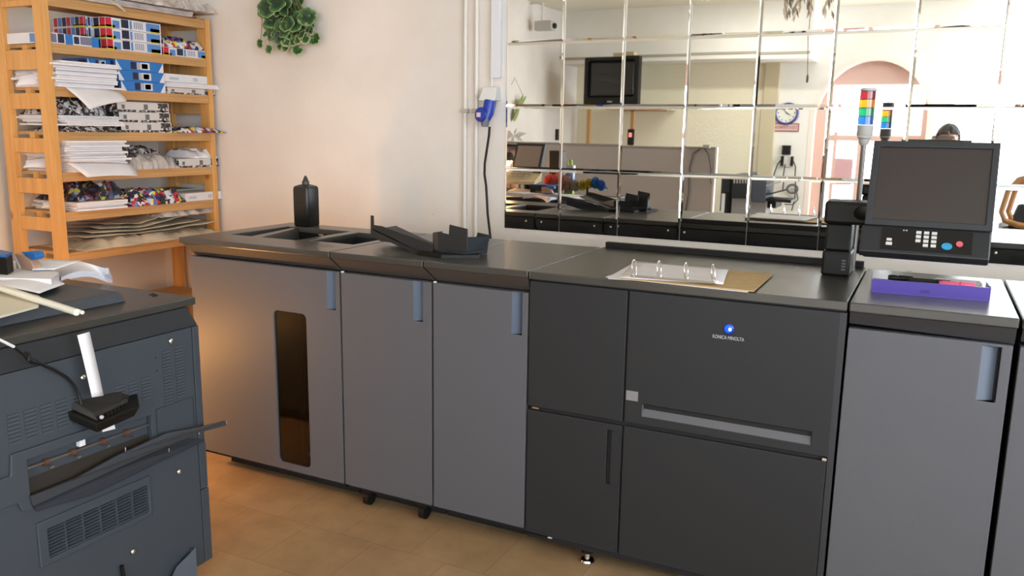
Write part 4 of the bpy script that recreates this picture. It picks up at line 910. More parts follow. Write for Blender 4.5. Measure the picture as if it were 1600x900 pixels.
# fan grille with slats
gr = MB(); gr.plate([rx(gy0-.028, gy1+.010, gz0-.016, gz1+.028, FX+.0003), rx(gy0, gy1, gz0, gz1, FX+.0003)], (.006, 0, 0), SLATE); go = gr.build('grille_frame', ep, bevel=.003)
MB().box((FX-.018, gy0-.002, gz0-.002), (FX-.015, gy1+.002, gz1+.002), BLACKM).build('grille_shade', go)
gs = MB()
for k in range(9): zc = gz0+(gz1-gz0)*(k+.5)/9; gs.hexa([(FX-.008, gy0, zc-.0028), (FX-.0005, gy0, zc-.0042), (FX-.0005, gy1, zc-.0042), (FX-.008, gy1, zc-.0028), (FX-.008, gy0, zc+.0006), (FX-.0005, gy0, zc-.0015), (FX-.0005, gy1, zc-.0015), (FX-.008, gy1, zc+.0006)], SLATE)
for k in range(1, 6): yc = gy0+(gy1-gy0)*k/6; gs.box((FX-.010, yc-.0018, gz0), (FX+.0005, yc+.0018, gz1), SLATE)
gs.build('grille', go)
for (px, py) in ((267, 533), (130, 590), (280, 737), (208, 862)):
    p = atx(px, py, FX); s_ = MB().lathe([(.0085, 0), (.0085, .002), (.006, .005), (.002, .006)], (FX+.0003, p.y, p.z), CHROME, 18, (1, 0, 0)).build('screw', ep, smooth=True)
    MB().lathe([(.0105, 0), (.010, .001)], (FX+.0001, p.y, p.z), SLATED, 18, (1, 0, 0)).build('screw_dish', s_)
hl = MB()
for (px, py) in ((243, 559), (257, 560), (245, 579)): p = atx(px, py, FX); hl.lathe([(.0025, 0), (.0025, .0006)], (FX+.0002, p.y, p.z), BLACKM, 10, (1, 0, 0))
hl.build('screw_hole', ep)
# raised surround and opening
su = MB(); yA, zA = oy0-.035, oz1+.03
su.plate([[(FX+.0003, 1.18, .505), (FX+.0003, yA+.0, .505), (FX+.0003, yA+.008, .478), (FX+.0003, oy0+.006, .470), (FX+.0003, oy0, oz0-.002), (FX+.0003, oy0, oz1), (FX+.0003, 1.56, oz1), (FX+.0003, 1.56, oz1+.026), (FX+.0003, yA-.006, oz1+.028), (FX+.0003, yA-.012, .585), (FX+.0003, 1.18, .585)]], (.010, 0, 0), SLATE)
su.build('tray_surround', ep, bevel=.003)
BR = mat('tray_smoke_brown', srgb(48, 42, 36), .25); BR2 = mat('film_ochre', srgb(120, 104, 64), .4)
cv = MB(); cv.box((FX-.10, oy0, oz0), (FX-.096, oy1, oz1), BLACKM); cv.box((FX-.10, oy0, oz1-.002), (FX-.018, oy1, oz1), BLACKM); cv.box((FX-.10, oy0, oz0), (FX-.018, oy1, oz0+.003), BLACKM); cv.box((FX-.10, oy0-.002, oz0), (FX-.018, oy0, oz1), BLACKM); cv.box((FX-.10, oy1, oz0), (FX-.018, oy1+.002, oz1), BLACKM)
cv.build('tray_cavity', ep)
ra = MB().box((FX-.022, oy0+.002, .578), (FX-.008, oy1-.002, .584), STEEL).build('roller_rail', ep)
rl = mat('roller_brown', srgb(92, 58, 44), .5)
for yy in (1.345, 1.425, 1.52, 1.60):
    MB().ring([(FX-.012, yy-.006, .579), (FX-.012, yy+.006, .579)], .010, rl, 14).build('roller', ra)
    MB().box((FX-.002, yy+.004, .562), (FX+.001, yy+.016, .567), CHROME).build('roller_clip', ra)
MB().box((FX-.014, 1.44, .592), (FX+.0005, 1.458, .612), PAPER).build('white_tab', ep)
# smoked guide plate inside the opening and the tray blade outside
MB().hexa([(FX-.05, oy0+.003, .500), (FX-.006, oy0+.003, .4975), (FX-.006, oy1-.002, .4975), (FX-.05, oy1-.002, .500), (FX-.045, oy0+.003, .572), (FX-.026, oy0+.003, .572), (FX-.026, oy1-.002, .572), (FX-.045, oy1-.002, .572)], BR).build('guide_plate', ep)
def Fp(px, py, X): return atx(px, py, X)
A = [Fp(50, 790, FX+.012), Fp(236, 706, FX+.02), Fp(300, 678, FX+.03), Fp(352, 664, FX+.05), Fp(350, 657, FX+.05), Fp(300, 669, FX+.03), Fp(258, 676, FX+.02), Fp(180, 712, FX+.015), Fp(120, 745, FX+.012), Fp(45, 775, FX+.012)]
bl = MB()
n = len(A); off = Vector((.008, 0, .001)); fs = [tuple(range(n)), tuple(reversed(range(n, 2*n)))]+[(k, (k+1) % n, n+(k+1) % n, n+k) for k in range(n)]
bl = MB().plate([A], (.007, 0, 0), mat('tray_blade', srgb(56, 60, 66), .35)); blade = bl.build('output_tray_edge', lm_, bevel=.001)
# lower sloping tray floor
B0 = [Vector((FX-.01, oy0+.004, .496)), Vector((FX-.01, 1.80, .500)), Vector((FX+.025, 1.86, .478)), Vector((FX+.02, 1.45, .452)), Vector((FX+.012, oy0+.01, .468))]
MB().plate([B0], (0, 0, -.004), mat('tray_floor_dark', srgb(40, 44, 52), .4)).build('output_tray_floor', lm_)
for (px, py) in ((196, 702), (264, 703), (311, 676), (354, 660)):
    p = Fp(px, py, FX+.03); MB().ring([p+Vector((0, 0, -.006)), p+Vector((0, 0, .006))], .0018, CHROME, 8).build('tray_stud', blade)
# small square plate right of the opening, joints
MB().plate([rx(1.70, 1.845, .50, .625, FX+.0002), rx(1.7015, 1.8435, .5015, .6235, FX+.0002)], (.0006, 0, 0), SLATED).build('hatch_outline', ep)
# document pocket low on the panel
MB().plate([[(FX+.022, 1.66, .02), (FX+.022, 1.80, .02), (FX+.022, 1.80, .125), (FX+.022, 1.72, .095)]], (.002, 0, 0), mat('pocket_plastic', srgb(88, 98, 110), .35)).box((FX+.0005, 1.66, .02), (FX+.022, 1.80, .024), SLATE).box((FX+.0005, 1.798, .02), (FX+.022, 1.80, .12), SLATE).build('leaflet_pocket', lm_)
# feet
for (xx, yy) in ((-2.15, 1.80), (-2.15, 1.0), (-2.93, 1.80), (-2.93, 1.0)): MB().lathe([(.026, 0), (.026, .012), (.012, .016), (.012, .042)], (xx, yy, 0), BLACK, 18).build('foot', lm_)
# front doors of the slate machine, facing the aisle
for (x0, x1) in ((LXW+.005, -2.56), (-2.555, -2.10)):
    MB().box((x0, LY1-.034, .08), (x1, LY1-.012, .85), SLATE).build('door', lm_, bevel=.002)
# scanner lid / raised top plate
li = MB(); zz0 = LT+.0005; li.hexa([(LXW+.02, .98, zz0), (-2.20, .98, zz0), (-2.20, 1.735, zz0), (LXW+.02, 1.735, zz0), (LXW+.03, .98, zz0+.032), (-2.215, .98, zz0+.032), (-2.215, 1.722, zz0+.032), (LXW+.03, 1.722, zz0+.032)], mat('lid_slate', srgb(62, 66, 72), .5))
li.build('raised_lid', lm_, bevel=.004)
mb = MB(); P = [atz(*q_, LT+.0004) for q_ in ((232, 460), (240, 458), (248, 462), (240, 464))]; mb.plate([P], (0, 0, .0006), BLACKM); mb.build('catch', lm_)

# counting device hanging on the panel, its cable, the white strip
cd_ = empty('counter_device', (FX+.05, 1.53, .63), 'black electronic counter box clamped on the slate machine end above the output tray', 'device')
def F(px, py, X=FX+.06): return atx(px, py, X)
def slab_px(pts, X0, X1, m): # polygon seen from the side, between two depths
    return MB().plate([[atx(px, py, X1) for (px, py) in pts]], (X0-X1, 0, 0), m)
# lower wedge
zb = .62
a0, a1 = Vector((FX+.001, 1.435, .655)), Vector((FX+.001, 1.665, .645))
MB().hexa([(FX+.001, 1.44, .640), (FX+.085, 1.46, .612), (FX+.060, 1.60, .612), (FX+.001, 1.655, .628), (FX+.001, 1.435, .668), (FX+.095, 1.455, .640), (FX+.070, 1.615, .640), (FX+.001, 1.665, .655)], BLACK).build('housing', cd_, bevel=.004)
MB().hexa([(FX+.002, 1.450, .6685), (FX+.080, 1.468, .6425), (FX+.056, 1.585, .6425), (FX+.002, 1.635, .6565), (FX+.002, 1.455, .690), (FX+.058, 1.470, .662), (FX+.040, 1.575, .660), (FX+.002, 1.60, .680)], mat('device_dark', srgb(38, 36, 34), .5)).build('upper_tray', cd_, bevel=.002)
tb = MB()
for k in range(8):
    f_ = k/7; p = Vector((FX+.078-.026*f_, 1.475+.105*f_, .646)); tb.box(p-Vector((.004, .004, 0)), p+Vector((.004, .004, .009)), BLACK)
tb.build('teeth', cd_)
MB().lathe([(.006, 0), (.005, .004), (.002, .005)], (FX+.084, 1.478, .652), mat('led_grey', srgb(170, 170, 170), .3), 14, (1, -.3, .2)).build('indicator', cd_)
MB().box((FX+.052, 1.565, .660), (FX+.060, 1.573, .668), CHROME).box((FX+.048, 1.578, .660), (FX+.056, 1.585, .667), CHROME).build('clip', cd_)
bk = MB().hexa([(FX+.001, 1.50, .60), (FX+.02, 1.50, .60), (FX+.02, 1.60, .60), (FX+.001, 1.60, .60), (FX+.001, 1.49, .64), (FX+.035, 1.49, .634), (FX+.035, 1.61, .634), (FX+.001, 1.61, .64)], BR2).build('ochre_bracket', cd_)
for _o in list(cd_.children): _o.location = Vector((0, -.025, .038))
A_, B_, Cc, D = F(121, 524), F(140, 518.5), F(162, 618), F(144, 621)
MB().quad(A_, B_, Cc, D, PAPER)
ws = sheet_mesh(lambda u, v: A_*(1-u)*(1-v)+B_*u*(1-v)+Cc*u*v+D*(1-u)*v+Vector((.001*sin(pi*v), 0, 0)), 2, 10, PAPER); tag(ws.build('paper_strip', smooth=True, solid=.0012), 'narrow white paper strip sticking up out of the black counter box', 'paper')
A_, B_, Cc, D = F(157, 657, FX+.04), F(176, 655, FX+.04), F(180, 670, FX+.045), F(160, 675, FX+.045)
ws = sheet_mesh(lambda u, v: A_*(1-u)*(1-v)+B_*u*(1-v)+Cc*u*v+D*(1-u)*v, 2, 2, PAPER); ws.build('paper_tongue', cd_, solid=.001)
pts = [Fp(-30, 530, FX+.03), Fp(0, 531, FX+.03), Fp(22, 542, FX+.03)]
MB_ = MB().ring([pts[0]+Vector((0, -.1, .02))]+pts, .0038, WHITEP, 8)
ca = empty('device_cable', pts[1], 'white and black cable running down the slate machine end to the counter box', 'cable')
MB_.build('white_cord', ca, smooth=True)
MB().ring([Fp(x, y, FX+d_) for (x, y, d_) in ((22, 542, .03), (40, 556, .028), (62, 568, .022), (85, 578, .02), (105, 590, .018), (116, 602, .02), (122, 614, .02), (127, 632, .03))], .0042, BLACK, 8).build('black_cord', ca, smooth=True)
MB().ring([Fp(x, y, FX+.026) for (x, y) in ((38, 552), (44, 560), (50, 565), (57, 566))], .0065, BLACK, 8).ring([Fp(x, y, FX+.03) for (x, y) in ((43, 551), (46, 557), (44, 564))], .004, BLACK, 8).build('cable_knot', ca, smooth=True)
MB().ring([Fp(190, 884, FX+.012), Fp(193, 900, FX+.012), Fp(196, 925, FX+.01)], .006, BLACK, 8).build('lower_plug', ca, smooth=True)

# ------------------------------------------------------------------ papers and things on the slate machine
LZ = LT+.033
def gz(px, py, z): p = atz(px, py, z); return Vector((p.x, p.y, z))
def slabz(pts, z, h, m, name, label, cat, curl=None, group=None):
    o = MB().plate([[gz(px, py, z+h) for (px, py) in pts]], (0, 0, -h+.0004), m).build(name, bevel=.0005); return tag(o, label, cat, group)
slabz([(-60, 470), (-30, 502), (60, 478), (62, 462), (0, 440)], LZ, .006, mat('cream_sheets', srgb(214, 210, 192), .7), 'paper_stack', 'flat cream paper pile lying on the slate machine under the long white tube', 'stack of paper')
# curved white booklet at the right
bo = empty('paper_booklet', gz(140, 430, LZ), 'thick white booklet with curled pages lying on the slate machine', 'booklet')
A_, B_, Cc, D = gz(96, 441, LZ), gz(176, 440, LZ-.03), gz(170, 426, LZ+.01), gz(70, 424, LZ)
def bf(u, v):
    p = A_*(1-u)*(1-v)+B_*u*(1-v)+Cc*u*v+D*(1-u)*v
    return p + Vector((0, 0, .012+.022*sin(pi*min(1, u*1.1))+.004))
mb = sheet_mesh(bf, 16, 6, PAPER)
o_ = len(mb.v); base = [bf(i/16, j/6)-Vector((0, 0, .020 if i > 2 else .012)) for j in range(7) for i in range(17)]
mb.add(base, [((j+1)*17+i, (j+1)*17+i+1, j*17+i+1, j*17+i) for j in range(6) for i in range(16)], PAPERE)
rimi = [(i, 0) for i in range(17)]+[(16, j) for j in range(1, 7)]+[(i, 6) for i in range(15, -1, -1)]+[(0, j) for j in range(5, 0, -1)]
idx = [j*17+i for (i, j) in rimi]; k0 = mb._m(PAPERE)
for a, b_ in zip(idx, idx[1:]+idx[:1]): mb.f.append([a, b_, b_+o_, a+o_]); mb.mi.append(k0)
mb.build('pages', bo, smooth=True)
# big folded sheet lying over the pile
A_, B_, Cc, D = gz(-40, 452, LZ+.012), gz(62, 464, LZ+.004), gz(102, 449, LZ+.008), gz(60, 425, LZ+.03)
sf = sheet_mesh(lambda u, v: A_*(1-u)*(1-v)+B_*u*(1-v)+Cc*u*v+D*(1-u)*v+Vector((0, 0, .012+.012*sin(pi*u)*sin(pi*(.2+.8*v)))), 12, 10, PAPER); tag(sf.build('white_sheet', smooth=True, solid=.002), 'broad white sheet spread over the pile on the slate machine', 'paper')
A_, B_, Cc, D = gz(-10, 432, LZ+.05), gz(64, 428, LZ+.05), gz(82, 424, LZ+.045), gz(40, 412, LZ+.055)
stq = MB(); hh = LZ+.05
stack_pts = [gz(-60, 432, LZ+.04), gz(80, 436, LZ+.04), gz(92, 426, LZ+.04), gz(40, 408, LZ+.04), gz(-60, 404, LZ+.04)]
stq.plate([stack_pts], (0, 0, -.026), PAPER); tag(stq.build('paper_stack', bevel=.001), 'white paper pile behind the broad sheet on the slate machine', 'stack of paper')
# pointed sheet sticking out to the right
A_, B_, Cc, D = gz(50, 422, LZ+.046), gz(84, 421, LZ+.046), gz(129, 407, LZ+.06), gz(50, 404.5, LZ+.06)
sf = sheet_mesh(lambda u, v: A_*(1-u)*(1-v)+B_*u*(1-v)+Cc*u*v+D*(1-u)*v, 6, 6, PAPER); tag(sf.build('white_sheet', smooth=True, solid=.001), 'pointed white sheet jutting out above the booklet on the slate machine', 'paper')
# rolled tube
a, b_ = gz(-30, 441, LZ+.015), gz(122, 488, LZ+.011)
b_ = atz(120, 488, LZ+.009); a = atz(-20, 444, LZ+.03); 
tu = empty('paper_tube', b_, 'long thin rolled white tube lying across the papers on the slate machine', 'tube')
dd = (Vector(b_)-Vector(a)).normalized(); side = Vector((-dd.y, dd.x, 0)).normalized()
MB().ring([Vector(a), (Vector(a)+Vector(b_))/2, Vector(b_)], [.0085, .0095, .0095], mat('tube_white', srgb(222, 222, 210), .6), 14).build('roll', tu, smooth=True)
MB().ring([Vector(a)+side*.009+Vector((0, 0, .003)), Vector(b_)+side*.009+dd*.012], .0055, mat('tube_white', srgb(222, 222, 210)), 12).build('inner_roll', tu, smooth=True)
# black punch/box with blue top and tape dispenser
bxo = empty('desk_box', gz(5, 425, LZ+.04), 'small black box with a blue top standing on the papers at the left photo edge', 'box')
z0 = LZ+.0405; P = [gz(-32, 426, z0), gz(12, 430, z0), gz(22, 424, z0), gz(-20, 416, z0)]
hb = .055
MB().hexa([p for p in P]+[p+Vector((0, 0, hb)) for p in P], BLACK).build('case', bxo, bevel=.003)
MB().hexa([p*1.0+Vector((0, 0, hb+.0005)) for p in P]+[p+Vector((0, 0, hb+.008)) for p in P], mat('box_blue', srgb(36, 104, 176), .4)).build('blue_top', bxo)
td = empty('tape_dispenser', gz(45, 422, z0), 'brown tape dispenser with a blue tip standing beside the small black box', 'tape dispenser')
pts = [(22, 396), (36, 398), (46, 406), (51, 415), (53.5, 423), (26, 424)]
yT = None
p0 = gz(50, 423, z0)
tq = [aty(px, py, p0.y) for (px, py) in pts]; tq = [Vector((p.x, p.y, max(p.z, z0+.0005))) for p in tq]
MB().plate([tq], (0, .030, 0), mat('tape_brown', srgb(176, 142, 120), .4)).build('body', td, bevel=.002)
tq = [aty(px, py, p0.y-.001) for (px, py) in ((32, 394), (50, 393), (55, 398), (55.5, 403), (50, 407), (44, 401))]
MB().plate([tq], (0, .032, 0), mat('box_blue', srgb(36, 104, 176))).build('blue_tip', td, bevel=.002)
MB().plate([[aty(px, py, p0.y-.002) for (px, py) in ((20, 399), (23, 399), (33, 420), (30, 421))]], (0, .001, 0), WHITEP).build('cutter', td)

# assumed warm lamp, unseen behind the slate machine, added for the orange floor light
wl = empty('assumed_floor_lamp', (-3.30, 2.02, 0), 'assumed small floor lamp with a warm bulb, added unseen behind the slate machine', 'lamp')
WLX, WLY, WLZ = -3.02, 2.13, .55
MB().lathe([(.09, 0), (.09, .015), (.02, .02)], (-3.18, 2.10, 0), BLACK, 24).build('base', wl)
MB().ring([(-3.18, 2.10, .015), (-3.18, 2.10, .62), (-3.12, 2.115, .66), (WLX, WLY, .63)], .008, BLACK, 10).build('pole', wl, smooth=True)
MB().lathe([(.018, .075), (.03, .07), (.06, .0), (.058, .0), (.028, .068)], (WLX, WLY, WLZ+.01), mat('lamp_shade_metal', srgb(200, 196, 190), .4), 24).build('lamp_shade', wl, smooth=True)
MB().lathe([(.005, -.03), (.018, -.024), (.024, -.008), (.018, .012), (.010, .03)], (WLX, WLY, WLZ), mat('bulb_warm', (1, .8, .5), .3, emit=(1.0, .55, .2), estr=18), 18).build('bulb', wl, smooth=True)
lamp_point('assumed_lamp_light', (WLX, WLY, WLZ-.065), 22.0, (1.0, .46, .14), .05)  # warm light of the assumed, unseen floor lamp
#--PART4--
# ------------------------------------------------------------------ the rest of the room, seen in the mirror
# counter screen / divider
dx1 = refl(1118, 280, -1.12).x; dzt = refl(1000, 227, -1.12).z
dv_ = empty('office_divider', ((XL+dx1)/2, -1.12, 0), 'long grey fabric office divider reflected in the mirror below the old television', 'divider')
MB().box((XL+.01, -1.145, .06), (dx1-.02, -1.095, dzt-.02), DIV).build('panel', dv_, bevel=.004)
MB().box((XL+.01, -1.15, dzt-.0195), (dx1-.02, -1.09, dzt), mat('divider_rail', srgb(150, 148, 146), .5)).build('top_rail', dv_)
MB().box((dx1-.0195, -1.15, 0), (dx1, -1.09, dzt), mat('divider_post', srgb(226, 224, 220), .4)).build('end_post', dv_)
for xx in (-4.0, -2.4): MB().box((xx-.03, -1.30, 0), (xx+.03, -.94, .03), LGREY).build('foot', dv_)
hc = empty('coiled_cable', (dx1-.2, -1.09, dzt), 'dark cable looped over the right end of the grey divider', 'cable')
pts = [refl(px, py, -1.075) for (px, py) in ((1072, 330), (1077, 300), (1077, 262), (1082, 240), (1093, 231.5))]
MB().ring(pts, .010, mat('cable_grey', srgb(96, 92, 90), .5), 8).build('loop', hc, smooth=True)
MB().ring([refl(px, py, -1.07) for (px, py) in ((1100, 230), (1107, 242), (1110, 262), (1112, 288))], .008, MATS['cable_grey'], 8).build('loop', hc, smooth=True)
MB().box(refl(1099, 231, -1.08), refl(1108, 226, -1.04), LGREY).build('cable_clamp', hc)

# old television on a wall shelf
ty = -1.98; a = refl(912, 163, ty); b_ = refl(998, 86, ty)
tv = empty('television', ((a.x+b_.x)/2, ty-.25, a.z), 'large black box television standing on a wall shelf, reflected in the mirror', 'television')
cxm, hwid, z0, z1 = (a.x+b_.x)/2, (b_.x-a.x)/2, a.z, b_.z
mb = MB(); mb.hexa([(cxm-hwid*.6, ty-.5, z0+.02), (cxm+hwid*.6, ty-.5, z0+.02), (cxm+hwid, ty-.10, z0), (cxm-hwid, ty-.10, z0), (cxm-hwid*.6, ty-.5, z1-.1), (cxm+hwid*.6, ty-.5, z1-.1), (cxm+hwid, ty-.10, z1), (cxm-hwid, ty-.10, z1)], BLACK); mb.build('rear_housing', tv, bevel=.01)
MB().plate([rrect(cxm-hwid, cxm+hwid, z0, z1, ty, .02), rrect(cxm-hwid+.045, cxm+hwid-.045, z0+.09, z1-.04, ty, .03)], (0, -.098, 0), BLACK).build('front_bezel', tv, bevel=.004)
scm = sheet_mesh(lambda u, v: Vector((cxm-hwid+.04+(2*hwid-.08)*u, ty-.03+.022*sin(pi*u)*sin(pi*v), z0+.085+(z1-z0-.12)*v)), 12, 10, mat('tube_glass', srgb(24, 26, 25), .3)); scm.build('screen', tv, smooth=True, solid=.003)
MB().box((cxm-.03, ty, z0+.035), (cxm+.03, ty+.004, z0+.05), LGREY).build('badge', tv)
ws_ = empty('wall_shelf', (cxm, -2.7, z0), 'narrow shelf with two wooden struts under the old television, reflected in the mirror', 'shelf')
MB().box((cxm-.45, YR+.008, z0-.03), (cxm+.47, ty+.04, z0-.002), mat('shelf_pale', srgb(196, 190, 176), .6)).build('board', ws_)
for px in (918, 987): q_ = refl(px, 200, -2.9).x; MB().box((q_-.02, -2.92, dzt-.3), (q_+.02, -2.88, z0-.031), PINE).build('strut', ws_)
MB().box((cxm-.40, -2.9, z0-.045), (cxm+.42, -2.88, z0-.031), PINE).build('batten', ws_)
tt_ = MB().box((cxm-.0, ty-.2, z1+.001), (cxm+.24, ty-.06, z1+.05), mat('receiver_grey', srgb(180, 170, 130), .5)).build('tv_receiver', bevel=.003); tag(tt_, 'small beige box lying on top of the old television', 'receiver')
q_ = refl(985, 213, -2.86); cdv = empty('card_reader', q_, 'small black box with a red light hanging under the television shelf', 'device')
MB().box((q_.x-.04, -2.879, q_.z-.10), (q_.x+.04, -2.84, q_.z+.10), BLACK).build('case', cdv, bevel=.004)
MB().box((q_.x-.022, -2.8395, q_.z+.0), (q_.x+.018, -2.836, q_.z+.055), mat('red_glow', (.9, .1, .1), .4, emit=(1, .25, .2), estr=1.2)).build('display', cdv)
# clock with its plate
c0 = refl(1231, 178, YR+.012); ck = empty('wall_clock', c0, 'round wall clock with a blue rim above a small red nameplate, reflected in the mirror', 'clock')
R_ = .140
MB().lathe([(R_, 0), (R_, .025), (R_-.012, .032), (R_-.024, .026), (R_-.026, .012)], (c0.x, YR+.0015, c0.z), mat('clock_blue', srgb(52, 58, 140), .35), 40, (0, 1, 0)).build('rim', ck, smooth=True)
fc = MB().lathe([(R_-.02, 0), (R_-.02, .008)], (c0.x, YR+.0065, c0.z), mat('clock_face', srgb(232, 234, 226), .5), 36, (0, 1, 0)).build('dial', ck)
for k in range(12):
    a_ = 2*pi*k/12; v_ = Vector((sin(a_), 0, cos(a_))); p = Vector((c0.x, YR+.0152, c0.z))+v_*.095; MB().box(p-Vector((.005, .0004, .007)), p+Vector((.005, .001, .007)), BLACK, rot=Matrix.Rotation(a_, 3, 'Y')).build('hour_mark', fc)
for (ang, ln, wd, nm) in ((radians(-38), .085, .004, 'minute_hand'), (radians(118), .058, .006, 'hour_hand')):
    v_ = Vector((sin(ang), 0, cos(ang))); s_ = Vector((v_.z, 0, -v_.x)); p = Vector((c0.x, YR+.019, c0.z))
    MB().hexa([p-s_*wd, p+s_*wd, p+s_*wd+Vector((0, .002, 0)), p-s_*wd+Vector((0, .002, 0)), p+v_*ln-s_*wd*.4, p+v_*ln+s_*wd*.4, p+v_*ln+s_*wd*.4+Vector((0, .002, 0)), p+v_*ln-s_*wd*.4+Vector((0, .002, 0))], BLACK).build(nm, ck)
a = refl(1209, 207, YR+.01); b_ = refl(1251, 194.5, YR+.01)
np_ = empty('name_plate', ((a.x+b_.x)/2, YR, a.z), 'small red nameplate with dark lettering under the wall clock, reflected in the mirror', 'sign')
MB().box((a.x, YR+.001, a.z), (b_.x, YR+.009, b_.z), mat('plate_rim', srgb(150, 70, 70), .4)).build('frame', np_)
MB().box((a.x+.012, YR+.0095, a.z+.012), (b_.x-.012, YR+.011, b_.z-.012), mat('plate_pink', srgb(222, 188, 184), .5)).build('plate', np_)
text('lettering', 'TZOD A OODNARTZAE', .05, ((a.x+b_.x)/2, YR+.0115, (a.z+b_.z)/2), (pi/2, 0, pi), mat('plate_ink', srgb(120, 50, 50), .5), np_, width=(b_.x-a.x)-.04)
p = refl(1231, 236, YR+.01); tag(MB().box((p.x-.05, YR+.0005, p.z-.055), (p.x+.05, YR+.035, p.z+.055), BLACK).build('wall_switch', bevel=.004), 'square black switch box on the white wall below the red nameplate', 'switch')
p = refl(1232, 253, YR+.01); sk = empty('wall_outlet', p, 'white wall outlet with black plugs and dangling cables below the square black switch', 'outlet')
MB().box((p.x-.04, YR+.0005, p.z-.07), (p.x+.04, YR+.02, p.z+.06), WHITEP).build('cover', sk, bevel=.003)
for s_ in (-1, 1): MB().box((p.x+s_*.058-.014, YR+.0005, p.z-.06), (p.x+s_*.058+.014, YR+.05, p.z+.055), BLACK).build('plug', sk, bevel=.003)
for (pp, nm) in ((((1226, 248), (1217, 258), (1212, 272), (1206, 300)), 'cord'), (((1240, 250), (1245, 262), (1244, 280), (1243, 310), (1238, 330)), 'cord'), (((1229, 258), (1226, 275), (1224, 300)), 'cord')):
    MB().ring([refl(x, y, YR+.05) for (x, y) in pp], .007, BLACK, 8).build(nm, sk, smooth=True)
p = refl(1239, 296, YR+.05); hf = empty('hanging_headset', p, 'grey round headset hanging by its cable on the wall beside the copier', 'headset')
MB().ring([p+Vector((.06*cos(k*pi/8), 0, .05*sin(k*pi/8))) for k in range(17)], .014, mat('cable_grey', srgb(96, 92, 90)), 8).build('band', hf, smooth=True)
MB().ring([refl(x, y, YR+.05) for (x, y) in ((1245, 300), (1248, 312), (1240, 321), (1226, 320))], .006, BLACK, 8).build('cord', hf, smooth=True)

# copier beside the divider
cyr = -2.2
def R(px, py, Y=cyr): return refl(px, py, Y)
cop = empty('copier', (R(1165, 300).x, cyr, 0), 'dark grey copier with side trays, reflected between the divider and the arch', 'printer')
def rb(nm, x0, y0, x1, y1, m, d0=cyr-.5, d1=cyr, par=cop, **k):
    a = refl(x0, y1, d1); b_ = refl(x1, y0, d1); return MB().box((a.x, d0, max(a.z, .001)), (b_.x, d1, b_.z), m).build(nm, par, bevel=k.get('bevel', .006))
rb('body', 1143, 276, 1173, 309, SLATED); rb('body_right', 1174, 283, 1199, 316, mat('copier_mid', srgb(66, 72, 84), .5), d1=cyr)
a = refl(1145, 309, cyr-.05); b_ = refl(1200, 300, cyr-.05)
MB().box((a.x, cyr-.48, .02), (b_.x, cyr-.03, a.z-.001), mat('copier_base', srgb(136, 134, 134), .5)).build('lower_cabinet', cop, bevel=.004)
rb('side_tower', 1125, 279, 1142, 330, SLATED, d1=cyr-.05)
a = refl(1128, 340, cyr-.04); b_ = refl(1141, 300, cyr-.04); MB().box((a.x, cyr-.45, .02), (b_.x, cyr-.04, b_.z), BLACK).build('left_unit', cop)
MB().box((R(1128, 300).x-.0, cyr-.039, .3), (R(1133, 300).x, cyr-.03, R(1128, 303).z), WHITEP).build('white_edge', cop)
for k in range(5):
    a = refl(1148+k*4.4, 284, cyr+.002); MB().box((a.x-.006, cyr+.0005, a.z-.02), (a.x+.008, cyr+.004, a.z+.03), LGREY).build('button', cop)
rb('lid', 1146, 273, 1172, 275.5, mat('copier_mid', srgb(66, 72, 84)))
# side trays
def bar3(nm, p, q, wdt, m, th=.012):
    d0, d1 = Vector(p), Vector(q); MB().hexa([d0+Vector((0, -wdt, -th)), d1+Vector((0, -wdt, -th)), d1+Vector((0, 0, -th)), d0+Vector((0, 0, -th)), d0+Vector((0, -wdt, 0)), d1+Vector((0, -wdt, 0)), d1, d0], m).build(nm, cop)
bar3('upper_tray', R(1198, 290), R(1222, 284), .35, mat('tray_light', srgb(170, 168, 160), .5)); bar3('middle_tray', R(1198, 305), R(1232, 296), .35, SLATED); bar3('lower_tray', R(1198, 311), R(1237, 314), .35, BLACK, .03)
rb('tray_support', 1200, 315, 1214, 326, BLACK, d1=cyr-.1)

# bracket camera, hanging leaf plant, switch on the left wall (seen at the left edge of the mirror)
def onleft(px, py): # point on the left wall whose reflection shows at a pixel
    d = ray(px, py); t = (XL-0)/d.x; p = ORG + d*t; return Vector((XL, 2*YM-p.y, p.z))
p = onleft(826, 42); ca_ = empty('security_camera', p, 'white surveillance camera on a wall bracket, reflected at the top left of the mirror', 'camera')
t_ = onleft(828, 6)
MB().ring([Vector((XL+.01, p.y, t_.z)), Vector((XL+.16, p.y, t_.z)), Vector((XL+.16, p.y, p.z+.06))], .012, WHITEP, 10).build('bracket', ca_, smooth=True)
MB().box((XL+.08, p.y-.05, p.z-.05), (XL+.30, p.y+.05, p.z+.058), mat('camera_grey', srgb(186, 188, 184), .4)).build('housing', ca_, bevel=.008)
MB().lathe([(.03, 0), (.03, .03), (.022, .03)], (XL+.30, p.y, p.z), BLACK, 18, (1, 0, 0)).build('objective', ca_)
p = onleft(803, 165); hp = empty('hanging_plant', p, 'small green plant hanging by a triangular string, reflected at the mirror edge', 'plant')
q0, q1, q2 = onleft(795, 127), onleft(798, 122), onleft(812, 152)
X_ = Vector((.05, 0, 0))
MB().ring([onleft(793, 133)+X_, q1+X_, q2+X_], .003, mat('string_tan', srgb(150, 140, 120), .7), 6).build('string', hp)
lv = MB()
